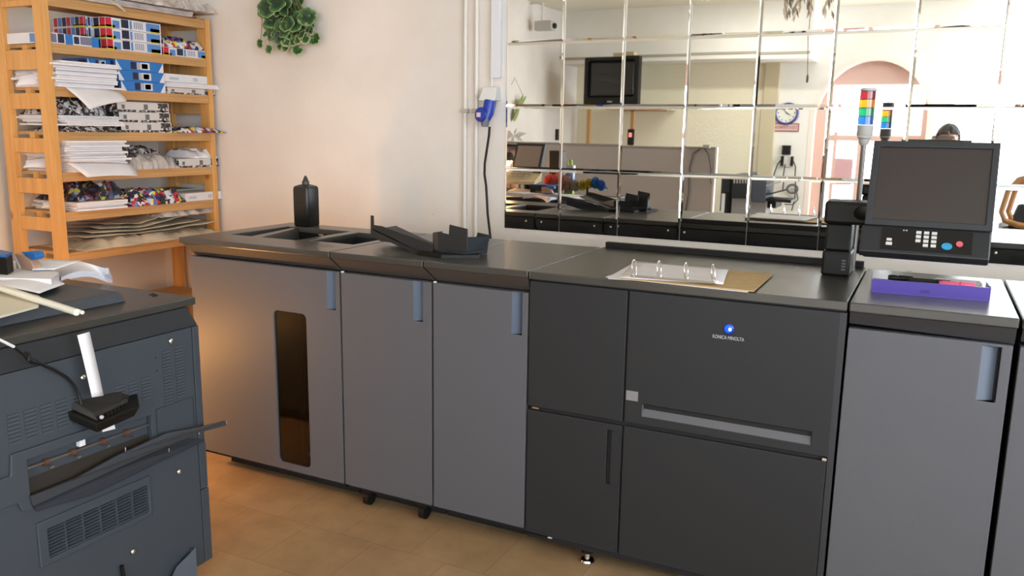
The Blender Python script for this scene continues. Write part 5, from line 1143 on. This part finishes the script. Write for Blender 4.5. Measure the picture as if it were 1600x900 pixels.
for (px, py, r0, an) in ((806, 160, .16, .2), (802, 172, .20, -.1), (810, 158, .12, .6), (800, 180, .14, .1)):
    c_ = onleft(px, py)+X_*1.2; U_ = Vector((0, cos(an), sin(an))); V_ = Vector((.3, -sin(an), cos(an))).normalized(); n = 14
    lv.add([c_+V_*r0*.6*cos(2*pi*k/n)+U_*r0*.22*sin(2*pi*k/n)*(1-.5*cos(2*pi*k/n)) for k in range(n)], [tuple(range(n))], mat('leaf_fresh', srgb(140, 160, 90), .5))
lv.build('foliage', hp, solid=.003)
p = onleft(869, 212); tag(MB().box((XL+.0005, p.y-.03, p.z-.07), (XL+.03, p.y+.03, p.z+.07), BLACK).build('wall_switch', bevel=.003), 'small black switch on the left wall, reflected just above the grey divider', 'switch')
# white cut-out flower ornament on the divider
fl_ = MB(); c_ = refl(803, 213, -1.11)
for k in range(6):
    a_ = k*pi/3+.3; v_ = Vector((cos(a_), 0, sin(a_)*.55)); s_ = Vector((-v_.z, 0, v_.x))
    fl_.plate([[c_, c_+v_*.07+s_*.3, c_+v_*.16, c_+v_*.07-s_*.3]] if False else [[c_, c_+v_*.08+s_*.03, c_+v_*.17, c_+v_*.08-s_*.03]], (0, .004, 0), PAPER)
c_base = Vector((c_.x, -1.11, dzt)); fl_.box((c_.x-.004, -1.112, dzt+.0005), (c_.x+.004, -1.106, c_.z), WHITEP)
tag(fl_.build('flower_ornament'), 'white paper flower ornament standing on the grey divider at the mirror edge', 'ornament')

# things on the slate machine seen only in the mirror
cz = LT+.0005
p = refl(826, 250, 1.30); cp2 = empty('control_panel', (p.x, 1.3, LZ), 'tilted control screen with a warmly lit keypad on the slate machine, reflected in the mirror', 'control panel')
tl = radians(24); V2 = Vector((0, -sin(tl), cos(tl))); N2 = Vector((0, cos(tl), sin(tl))); pc2 = Vector((p.x, 1.36, 1.16)); U2 = Vector((1, .25, 0)).normalized()
def QQ(a, b_, c): return pc2+U2*a+V2*b_+N2*c
def qbox(a0, a1, b0, b1, c0, c1, m, nm, par=cp2, bev=.004): return MB().hexa([QQ(a0, b0, c0), QQ(a1, b0, c0), QQ(a1, b1, c0), QQ(a0, b1, c0), QQ(a0, b0, c1), QQ(a1, b0, c1), QQ(a1, b1, c1), QQ(a0, b1, c1)], m).build(nm, par, bevel=bev)
qbox(-.15, .15, 0, .24, -.04, 0, SLATED, 'housing'); qbox(-.125, .125, .025, .215, .0005, .003, mat('screen_grey', srgb(150, 136, 124), .3), 'screen')
kk = MB().hexa([(pc2.x-.15, 1.37, 1.085), (pc2.x+.15, 1.37, 1.085), (pc2.x+.15, 1.50, 1.06), (pc2.x-.15, 1.50, 1.06), (pc2.x-.15, 1.36, 1.155), (pc2.x+.15, 1.36, 1.155), (pc2.x+.15, 1.50, 1.085), (pc2.x-.15, 1.50, 1.085)], mat('keypad_cream', srgb(226, 210, 170), .5)).build('keypad_shelf', cp2, bevel=.004)
for r_ in range(3):
    for c_ in range(4): MB().box((pc2.x-.09+c_*.045, 1.385+r_*.034, 1.152-r_*.0171), (pc2.x-.06+c_*.045, 1.405+r_*.034, 1.160-r_*.0171), LGREY).build('key', kk)
MB().ring([(pc2.x, 1.30, LZ+.001), (pc2.x, 1.31, 1.0), (pc2.x, 1.33, 1.18)], .03, BLACK, 14).build('stand', cp2, smooth=True)
p = refl(795, 252, 1.15); dl = empty('desk_lamp', (p.x, 1.15, LZ), 'small lit desk lamp glowing warm at the left edge of the mirror', 'lamp')
MB().lathe([(.06, 0), (.06, .012), (.01, .02)], (p.x, 1.10, LZ+.0005), BLACK, 20).build('base', dl)
MB().ring([(p.x, 1.10, LZ+.01), (p.x-.05, 1.08, LZ+.2), (p.x-.02, 1.10, p.z+.09), (p.x, 1.15, p.z+.06)], .006, BLACK, 8).build('arm', dl, smooth=True)
MB().lathe([(.02, .08), (.03, .075), (.065, .01), (.062, .01), (.028, .07)], (p.x, 1.15, p.z-.01), BLACK, 22).build('lamp_shade', dl, smooth=True)
MB().lathe([(.005, -.03), (.024, -.02), (.030, -.002), (.022, .02), (.010, .04)], (p.x, 1.15, p.z), mat('bulb_warm2', (1, .85, .6), .3, emit=(1.0, .66, .35), estr=20), 18).build('bulb', dl, smooth=True)
lamp_point('desk_light', (p.x, 1.19, p.z-.05), 12.0, (1.0, .55, .22), .03)
p = refl(797, 243, .98); pf = empty('picture_frame', (p.x, .98, LZ), 'dark framed picture standing behind the lit desk lamp', 'picture')
MB().plate([rect(p.x-.10, p.x+.10, LZ+.0005, 1.36, .98), rect(p.x-.085, p.x+.085, LZ+.015, 1.345, .98)], (0, -.015, 0), BLACK).build('frame', pf)
MB().box((p.x-.086, .966, LZ+.014), (p.x+.086, .972, 1.346), mat('picture_dusk', srgb(110, 100, 116), .5, var=.5, vscale=6)).build('picture', pf)
p = refl(868, 248, 1.12); spk = empty('loudspeaker', (p.x, 1.12, LZ), 'narrow black loudspeaker beside the control screen, reflected in the mirror', 'loudspeaker')
MB().box((p.x-.06, 1.02, LZ+.0005), (p.x+.05, 1.12, 1.32), SLATED).build('case', spk, bevel=.006)
MB().lathe([(.035, 0), (.035, .003), (.01, .001)], (p.x-.005, 1.1205, 1.12), BLACKM, 20, (0, 1, 0)).build('speaker_cone', spk)
p = refl(891, 240, 1.2); bb = empty('cleaner_bottle', (p.x, 1.2, LZ), 'blue cleaning bottle with a green cap and base, reflected in the mirror', 'bottle')
rr_prism(p.x, 1.2, .038, .026, .012, LZ+.0005, LZ+.05, mat('bottle_green', srgb(150, 180, 70), .4), m_ := MB()); m_.build('base_label', bb, smooth=True)
rr_prism(p.x, 1.2, .038, .026, .012, LZ+.051, LZ+.24, mat('bottle_blue', srgb(46, 80, 160), .35, var=.5, vscale=20, color2=srgb(210, 220, 235)), m_ := MB()); m_.build('body', bb, smooth=True)
MB().lathe([(.018, 0), (.018, .03), (.010, .045)], (p.x, 1.2, LZ+.2405), mat('bottle_green', srgb(150, 180, 70)), 16).build('cap', bb, smooth=True)
# keyboard-like console
p = refl(826, 309, 1.42); kbd = empty('keyboard', (p.x, 1.42, LZ), 'grey keyboard lying on the slate machine in front of the lit control screen', 'keyboard')
MB().hexa([(p.x-.18, 1.33, LZ+.001), (p.x+.18, 1.33, LZ+.001), (p.x+.18, 1.48, LZ+.001), (p.x-.18, 1.48, LZ+.001), (p.x-.18, 1.33, LZ+.035), (p.x+.18, 1.33, LZ+.035), (p.x+.18, 1.48, LZ+.018), (p.x-.18, 1.48, LZ+.018)], mat('keyboard_grey', srgb(170, 162, 150), .5)).build('case', kbd, bevel=.003)
for r_ in range(4):
    for c_ in range(12): MB().box((p.x-.165+c_*.028, 1.345+r_*.032, LZ+.028-r_*.0037), (p.x-.143+c_*.028, 1.368+r_*.032, LZ+.041-r_*.0037), LGREY).build('key', kbd)
# feather duster
fd_ = empty('feather_duster', refl(900, 290, 1.22), 'fluffy duster fading from red over yellow to blue, reflected in the mirror', 'duster')
cols = [srgb(236, 122, 100), srgb(228, 118, 106), srgb(190, 150, 140), srgb(180, 170, 160), srgb(196, 180, 70), srgb(200, 176, 50), srgb(50, 110, 170), srgb(40, 96, 160)]
pa = [refl(px, py, 1.22) for (px, py) in ((860, 286), (874, 285), (887, 286), (899, 289), (910, 289), (920, 286), (930, 285), (939, 289))]
rad = [.075, .080, .066, .052, .046, .044, .050, .046]
lowest = LZ+.001
for i, (pp, rr_, c_) in enumerate(zip(pa, rad, cols)):
    mb = MB(); m_ = mat('fluff_%s' % 'abcdefgh'[i], c_, .95)
    rnd = random.Random(i)
    for k in range(420):
        th, ph = rnd.uniform(0, 2*pi), math.acos(rnd.uniform(-1, 1)); d = Vector((sin(ph)*cos(th)*.8, sin(ph)*sin(th), cos(ph))); s_ = d.orthogonal().normalized()*.009; t2 = d.cross(s_).normalized()*.009
        tip = pp+d*rr_*rnd.uniform(.85, 1.12); tip.z = max(tip.z, lowest); b0 = pp+d*rr_*.3
        mb.add([b0+s_, b0-s_*.5+t2, b0-s_*.5-t2, tip], [(0, 1, 3), (1, 2, 3), (2, 0, 3)], m_)
    mb.build('feathers', fd_)
h0 = pa[-1]; MB().ring([h0-Vector((.03, 0, 0)), h0, h0+Vector((.06, .02, -.02))], .008, BLUE, 8).build('handle', fd_, smooth=True)

# bentwood chair, desk and dark bag at the right
q_ = refl(1592, 312, -.55)
chx, chy = q_.x+.10, -.55
ch = empty('bentwood_chair', (chx, chy, 0), 'tan bentwood armchair with black upholstery, reflected beside the control screen', 'chair')
BW = wood('bentwood', srgb(150, 104, 54), srgb(176, 128, 74))
c1 = refl(1563, 330, -.55); top_ = refl(1590, 273, -.55); lowz = refl(1590, 352, -.55).z
for s_ in (0, 1):
    x0 = c1.x + s_*.055; yy = -.55-s_*.06
    path = [(x0+.45, yy, top_.z-.02), (x0+.2, yy, top_.z), (x0+.10, yy, top_.z-.03), (x0+.03, yy, top_.z-.14), (x0, yy, lowz+.10), (x0+.03, yy, lowz+.03), (x0+.12, yy, lowz), (x0+.3, yy, lowz-.03), (x0+.5, yy, lowz-.04)]
    pp = [Vector(v) for v in path]; MB().ring(pp, .024, BW, 12).build('arm_loop', ch, smooth=True)
for s_ in (-.62, -1.05):
    for xx in (c1.x+.05, c1.x+.5): MB().ring([(xx, s_, 0), (xx+.01, s_, lowz-.02)], .016, BW, 10).build('leg', ch, smooth=True)
MB().box((c1.x+.02, -1.08, lowz-.10), (c1.x+.54, -.60, lowz-.03), BLACKM).build('seat', ch, bevel=.02)
MB().hexa([(c1.x+.06, -.62, lowz-.03), (c1.x+.50, -.62, lowz-.03), (c1.x+.5, -.56, lowz-.03), (c1.x+.06, -.56, lowz-.03), (c1.x+.12, -.70, lowz+.16), (c1.x+.5, -.70, lowz+.22), (c1.x+.5, -.64, lowz+.22), (c1.x+.12, -.64, lowz+.16)], BLACKM).build('backrest', ch, bevel=.01)
# white table with a black bag
ta = empty('white_table', (.95, .35, 0), 'white topped table with dark apron behind the photographer, reflected at the right of the mirror', 'table')
MB().box((.42, .1, .70), (2.0, .75, .725), mat('table_white', srgb(236, 236, 238), .35)).build('tabletop', ta, bevel=.003)
MB().box((.46, .14, .60), (1.96, .71, .699), SLATED).build('apron', ta)
for (xx, yy) in ((.47, .15), (1.95, .15), (.47, .70), (1.95, .70)): MB().box((xx-.02, yy-.02, 0), (xx+.02, yy+.02, .60), SLATED).build('leg', ta)

# leafy dried hanging and pull cord near the soffit
p0 = refl(1262, 4, -1.9); dn = empty('hanging_dry_leaves', p0, 'brown dried leaves hanging from the ceiling, reflected at the top of the mirror', 'decoration')
mb = MB(); rnd = random.Random(4)
for k in range(46):
    c_ = p0+Vector((rnd.uniform(-.26, .26), rnd.uniform(-.1, .1), rnd.uniform(-.08, .14))); d = Vector((rnd.uniform(-.4, .4), rnd.uniform(-.3, .3), -1)).normalized(); s_ = d.orthogonal().normalized()
    mb.add([c_, c_+d*.05+s_*.022, c_+d*.12, c_+d*.05-s_*.022], [(0, 1, 2, 3)], mat('leaf_dry', srgb(120, 108, 96), .8, var=.4, vscale=30))
mb.build('foliage', dn, solid=.002)
MB().ring([p0+Vector((0, 0, -.02)), (p0.x, p0.y, ZC)], .008, BLACK, 8).build('hook', dn)
a = refl(1266, 2, -2.4); b_ = refl(1261.5, 118, -2.4)
pcd = empty('pull_cord', b_, 'thin dark pull cord with a small tassel hanging before the wall, reflected in the mirror', 'cord')
MB().ring([(a.x, -2.4, ZC), (a.x, -2.4, 2.6), (b_.x, -2.4, b_.z)], .004, BLACK, 6).build('cord', pcd); MB().lathe([(.003, .09), (.012, .05), (.012, .0), (.004, -.01)], b_+Vector((0, 0, -.06)), BLACK, 12).build('tassel', pcd)

# ------------------------------------------------------------------ the photographer with the phone (seen only as hair in the mirror)
SKIN = mat('skin', srgb(204, 156, 130), .5); HAIR = mat('hair_dark', srgb(66, 63, 64), .6, var=.4, vscale=60); SHIRT = mat('shirt_grey', srgb(120, 124, 134), .85, bump=.4, bscale=40); TROU = mat('trousers_dark', srgb(44, 48, 60), .85, bump=.4, bscale=40)
PX, PY = .085, -.36
pe = empty('person', (PX, PY, 0), 'person with short dark hair holding up a phone, only the hair showing in the mirror', 'person')
def skin(name, verts, edges, mat_, parent, root=0, sub=2, extra=None):
    me = bpy.data.meshes.new(name+'_frame'); o0 = root_loc(parent)
    me.from_pydata([Vector(v[:3])-o0 for v in verts], edges, []); o = bpy.data.objects.new(name+'_frame', me); COL.objects.link(o)
    md = o.modifiers.new('s', 'SKIN'); sv = me.skin_vertices[0].data
    for i, v in enumerate(verts): r = v[3]; sv[i].radius = (r, v[4] if len(v) > 4 else r); sv[i].use_root = (i == root)
    md.use_smooth_shade = True; sb = o.modifiers.new('d', 'SUBSURF'); sb.levels = sub; sb.render_levels = sub
    bpy.context.view_layer.update()
    nm = bpy.data.meshes.new_from_object(o.evaluated_get(bpy.context.evaluated_depsgraph_get())); bpy.data.objects.remove(o)
    nm.name = name
    if extra:
        bm = bmesh.new(); bm.from_mesh(nm); extra(bm, o0); bm.to_mesh(nm); bm.free()
    nm.materials.clear(); nm.materials.append(mat_); nm.polygons.foreach_set('use_smooth', [True]*len(nm.polygons)); nm.polygons.foreach_set('material_index', [0]*len(nm.polygons))
    r_ = bpy.data.objects.new(name, nm); COL.objects.link(r_); r_.parent = parent; return r_
HZ = 1.462; hc_ = Vector((PX, PY+.03, HZ))
V_ = [(PX, PY, .84, .12, .10), (PX, PY, 1.0, .115, .09), (PX, PY, 1.16, .13, .095), (PX, PY, 1.27, .10, .075), (PX, PY+.01, 1.33, .048), (PX, PY+.025, 1.40, .052),
      (PX-.15, PY, 1.26, .052), (PX-.20, PY+.06, 1.03, .042), (PX-.185, PY+.20, 1.24, .030), (-.062, -.062, 1.375, .024), (-.050, -.034, 1.415, .026, .012),
      (PX+.15, PY, 1.26, .052), (PX+.20, PY+.06, 1.03, .042), (PX+.155, PY+.20, 1.24, .030), (.152, -.062, 1.375, .024), (.142, -.034, 1.415, .026, .012),
      (PX-.085, PY, .78, .085), (PX-.09, PY+.02, .44, .055), (PX-.095, PY-.01, .09, .038), (PX-.10, PY+.11, .035, .034),
      (PX+.085, PY, .78, .085), (PX+.09, PY+.02, .44, .055), (PX+.095, PY-.01, .09, .038), (PX+.10, PY+.11, .035, .034)]
E_ = [(0, 1), (1, 2), (2, 3), (3, 4), (4, 5), (3, 6), (6, 7), (7, 8), (8, 9), (9, 10), (3, 11), (11, 12), (12, 13), (13, 14), (14, 15), (0, 16), (16, 17), (17, 18), (18, 19), (0, 20), (20, 21), (21, 22), (22, 23)]
# fingers around the phone's lower edge and ends
for s_, base in ((-1, 10), (1, 15)):
    bx_, by_, bz_ = V_[base][:3]
    for k in range(4):
        o = len(V_); zz_ = bz_+.002+.0*k; xo = bx_+s_*(-.024+.016*k)
        V_ += [(xo, by_+.010, zz_+.026, .0085), (xo, by_+.030, zz_+.040-.003*k, .0078), (xo-s_*.010, by_+.032, zz_+.052-.004*k, .0068)]
        E_ += [(base, o), (o, o+1), (o+1, o+2)]
    o = len(V_); V_ += [(bx_-s_*.028, by_-.012, bz_+.005, .0100), (bx_-s_*.030, by_-.014, bz_+.034, .0085)]; E_ += [(base, o), (o, o+1)]
def head_geo(bm, o0):
    ret = bmesh.ops.create_uvsphere(bm, u_segments=32, v_segments=24, radius=1.0)
    c = hc_-o0
    for v in ret['verts']:
        x, y, z = v.co; w_ = .073*(1-.14*max(0, -z)); d_ = .093*(1-.10*max(0, -z)); zz_ = z*.108
        yy = y*d_
        if y > 0.3: yy += .010*math.exp(-((x/.16)**2+((z+.10)/.22)**2)) * 1.6 + .004*math.exp(-((x/.25)**2+((z+.52)/.10)**2)) - .006*math.exp(-(((abs(x)-.38)/.18)**2+((z-.05)/.14)**2)) + .006*math.exp(-((x/.3)**2+((z+.86)/.16)**2))
        v.co = Vector((c.x+x*w_, c.y+yy, c.z+zz_))
    for s_ in (-1, 1):
        ret = bmesh.ops.create_uvsphere(bm, u_segments=14, v_segments=10, radius=1.0)
        for v in ret['verts']: v.co = Vector((c.x+s_*(.072+v.co.x*.007), c.y-.005+v.co.y*.017, c.z-.005+v.co.z*.031))
skin('body', V_, E_, SKIN, pe, extra=head_geo)
for s_ in (-1, 1):
    MB().lathe([(.0115, 0), (.0085, .005), (.001, .0075)], (hc_.x+s_*.028, hc_.y+.076, hc_.z+.006), mat('eye_white', srgb(230, 226, 222), .2), 14, (0, 1, 0)).build('eye', pe, smooth=True)
    MB().lathe([(.005, 0), (.001, .001)], (hc_.x+s_*.028, hc_.y+.0832, hc_.z+.006), mat('iris', srgb(50, 34, 24), .2), 12, (0, 1, 0)).build('iris', pe, smooth=True)
MB().box((hc_.x-.021, hc_.y+.078, hc_.z-.0605), (hc_.x+.021, hc_.y+.089, hc_.z-.0525), mat('lips', srgb(168, 96, 90), .5)).build('mouth', pe, bevel=.003)
# hair: lumpy cap with short locks
hm = MB(); rnd = random.Random(2)
def hf_(u, v):
    th = 2*pi*u; ph = v*pi*(.47 if sin(2*pi*u) > .3 else .60)
    x, y, z = sin(ph)*cos(th), sin(ph)*sin(th), cos(ph); r_ = 1.10+.07*sin(5*th+3*ph)+.05*sin(11*th)*sin(ph)
    if y > .3 and z < .30: r_ *= .80
    return Vector((hc_.x+x*.078*r_, hc_.y-.010+y*.094*r_, hc_.z+.012+z*.098*r_))
sheet_mesh(hf_, 40, 16, HAIR, hm); hm.build('hair', pe, smooth=True, solid=.004)
hl_ = MB()
for k in range(420):
    u, v = rnd.random(), rnd.random()**.6*.86; c_ = hf_(u, v); d = (c_-hc_).normalized(); t2 = (Vector((rnd.uniform(-1, 1), rnd.uniform(-1, 1), -.5)) - d*0).normalized(); s_ = d.cross(t2).normalized()*.005
    tip = c_+d*.007+t2*.026; hl_.add([c_-s_, c_+s_, tip], [(0, 1, 2)], HAIR)
hl_.build('hair_locks', pe)
def loft(prof, n=28):
    def ex(bm, o0):
        rows = []
        for (z, rx_, ry_) in prof: rows.append([bm.verts.new((PX+rx_*cos(2*pi*k/n)*(1+.015*sin(9*k+z*40))-o0.x, PY+ry_*sin(2*pi*k/n)-o0.y, z-o0.z)) for k in range(n)])
        for r0, r1 in zip(rows, rows[1:]):
            for k in range(n): bm.faces.new((r0[k], r0[(k+1) % n], r1[(k+1) % n], r1[k]))
        bm.faces.new(rows[-1])
    return ex
skin('shirt', [(PX, PY, 1.0, .120, .095), (PX, PY, 1.16, .140, .105), (PX, PY, 1.275, .112, .086), (PX, PY+.008, 1.325, .060), (PX-.155, PY, 1.265, .062), (PX-.20, PY+.058, 1.045, .055), (PX-.192, PY+.13, 1.145, .046), (PX+.155, PY, 1.265, .062), (PX+.20, PY+.058, 1.045, .055), (PX+.178, PY+.13, 1.145, .046)], [(0, 1), (1, 2), (2, 3), (2, 4), (4, 5), (5, 6), (2, 7), (7, 8), (8, 9)], SHIRT, pe, extra=loft([(.775, .162, .128), (.86, .158, .124), (.95, .150, .116), (1.05, .146, .110), (1.14, .146, .106), (1.19, .135, .095)]))
skin('trousers', [(PX, PY, .84, .125, .104), (PX-.088, PY, .76, .098), (PX-.092, PY+.02, .44, .070), (PX-.095, PY-.008, .10, .056), (PX+.088, PY, .76, .098), (PX+.092, PY+.02, .44, .070), (PX+.095, PY-.008, .10, .056)], [(0, 1), (1, 2), (2, 3), (0, 4), (4, 5), (5, 6)], TROU, pe, extra=loft([(.72, .150, .112), (.80, .154, .118), (.88, .148, .114)]))
for s_ in (-1, 1):
    rr_prism(PX+s_*.10, PY+.055, .046, .125, .04, .001, .075, mat('shoe_black', srgb(30, 28, 28), .5), m_ := MB()); m_.build('shoe', pe, smooth=True)
ph_ = empty('phone', (.055, -.02, 1.42), 'dark phone held up sideways by the person', 'phone')
m_ = MB(); m_.plate([rrect(-.034, .125, CAM_H-.062, CAM_H+.010, -.0125, .010)], (0, -.008, 0), mat('phone_bronze', srgb(96, 80, 74), .3, .4)); m_.build('case', ph_, bevel=.001)
MB().lathe([(.0065, 0), (.0065, .0012), (.004, .0012)], (0, -.0125, CAM_H), BLACK, 20, (0, 1, 0)).build('objective', ph_)
MB().box((-.012, -.0212, CAM_H-.057), (.119, -.0207, CAM_H+.005), mat('phone_screen', srgb(20, 20, 24), .1)).build('screen', ph_)

tl_ = empty('added_ceiling_lamp', (-1.6, -1.5, 2.88), 'unseen white tube lamp added under the ceiling to brighten the rear wall', 'lamp')  # unseen fixture added to go with the rear wall fill light
MB().box((-2.4, -1.58, 2.90), (-.8, -1.42, 2.949), WHITEP).build('housing', tl_, bevel=.004)
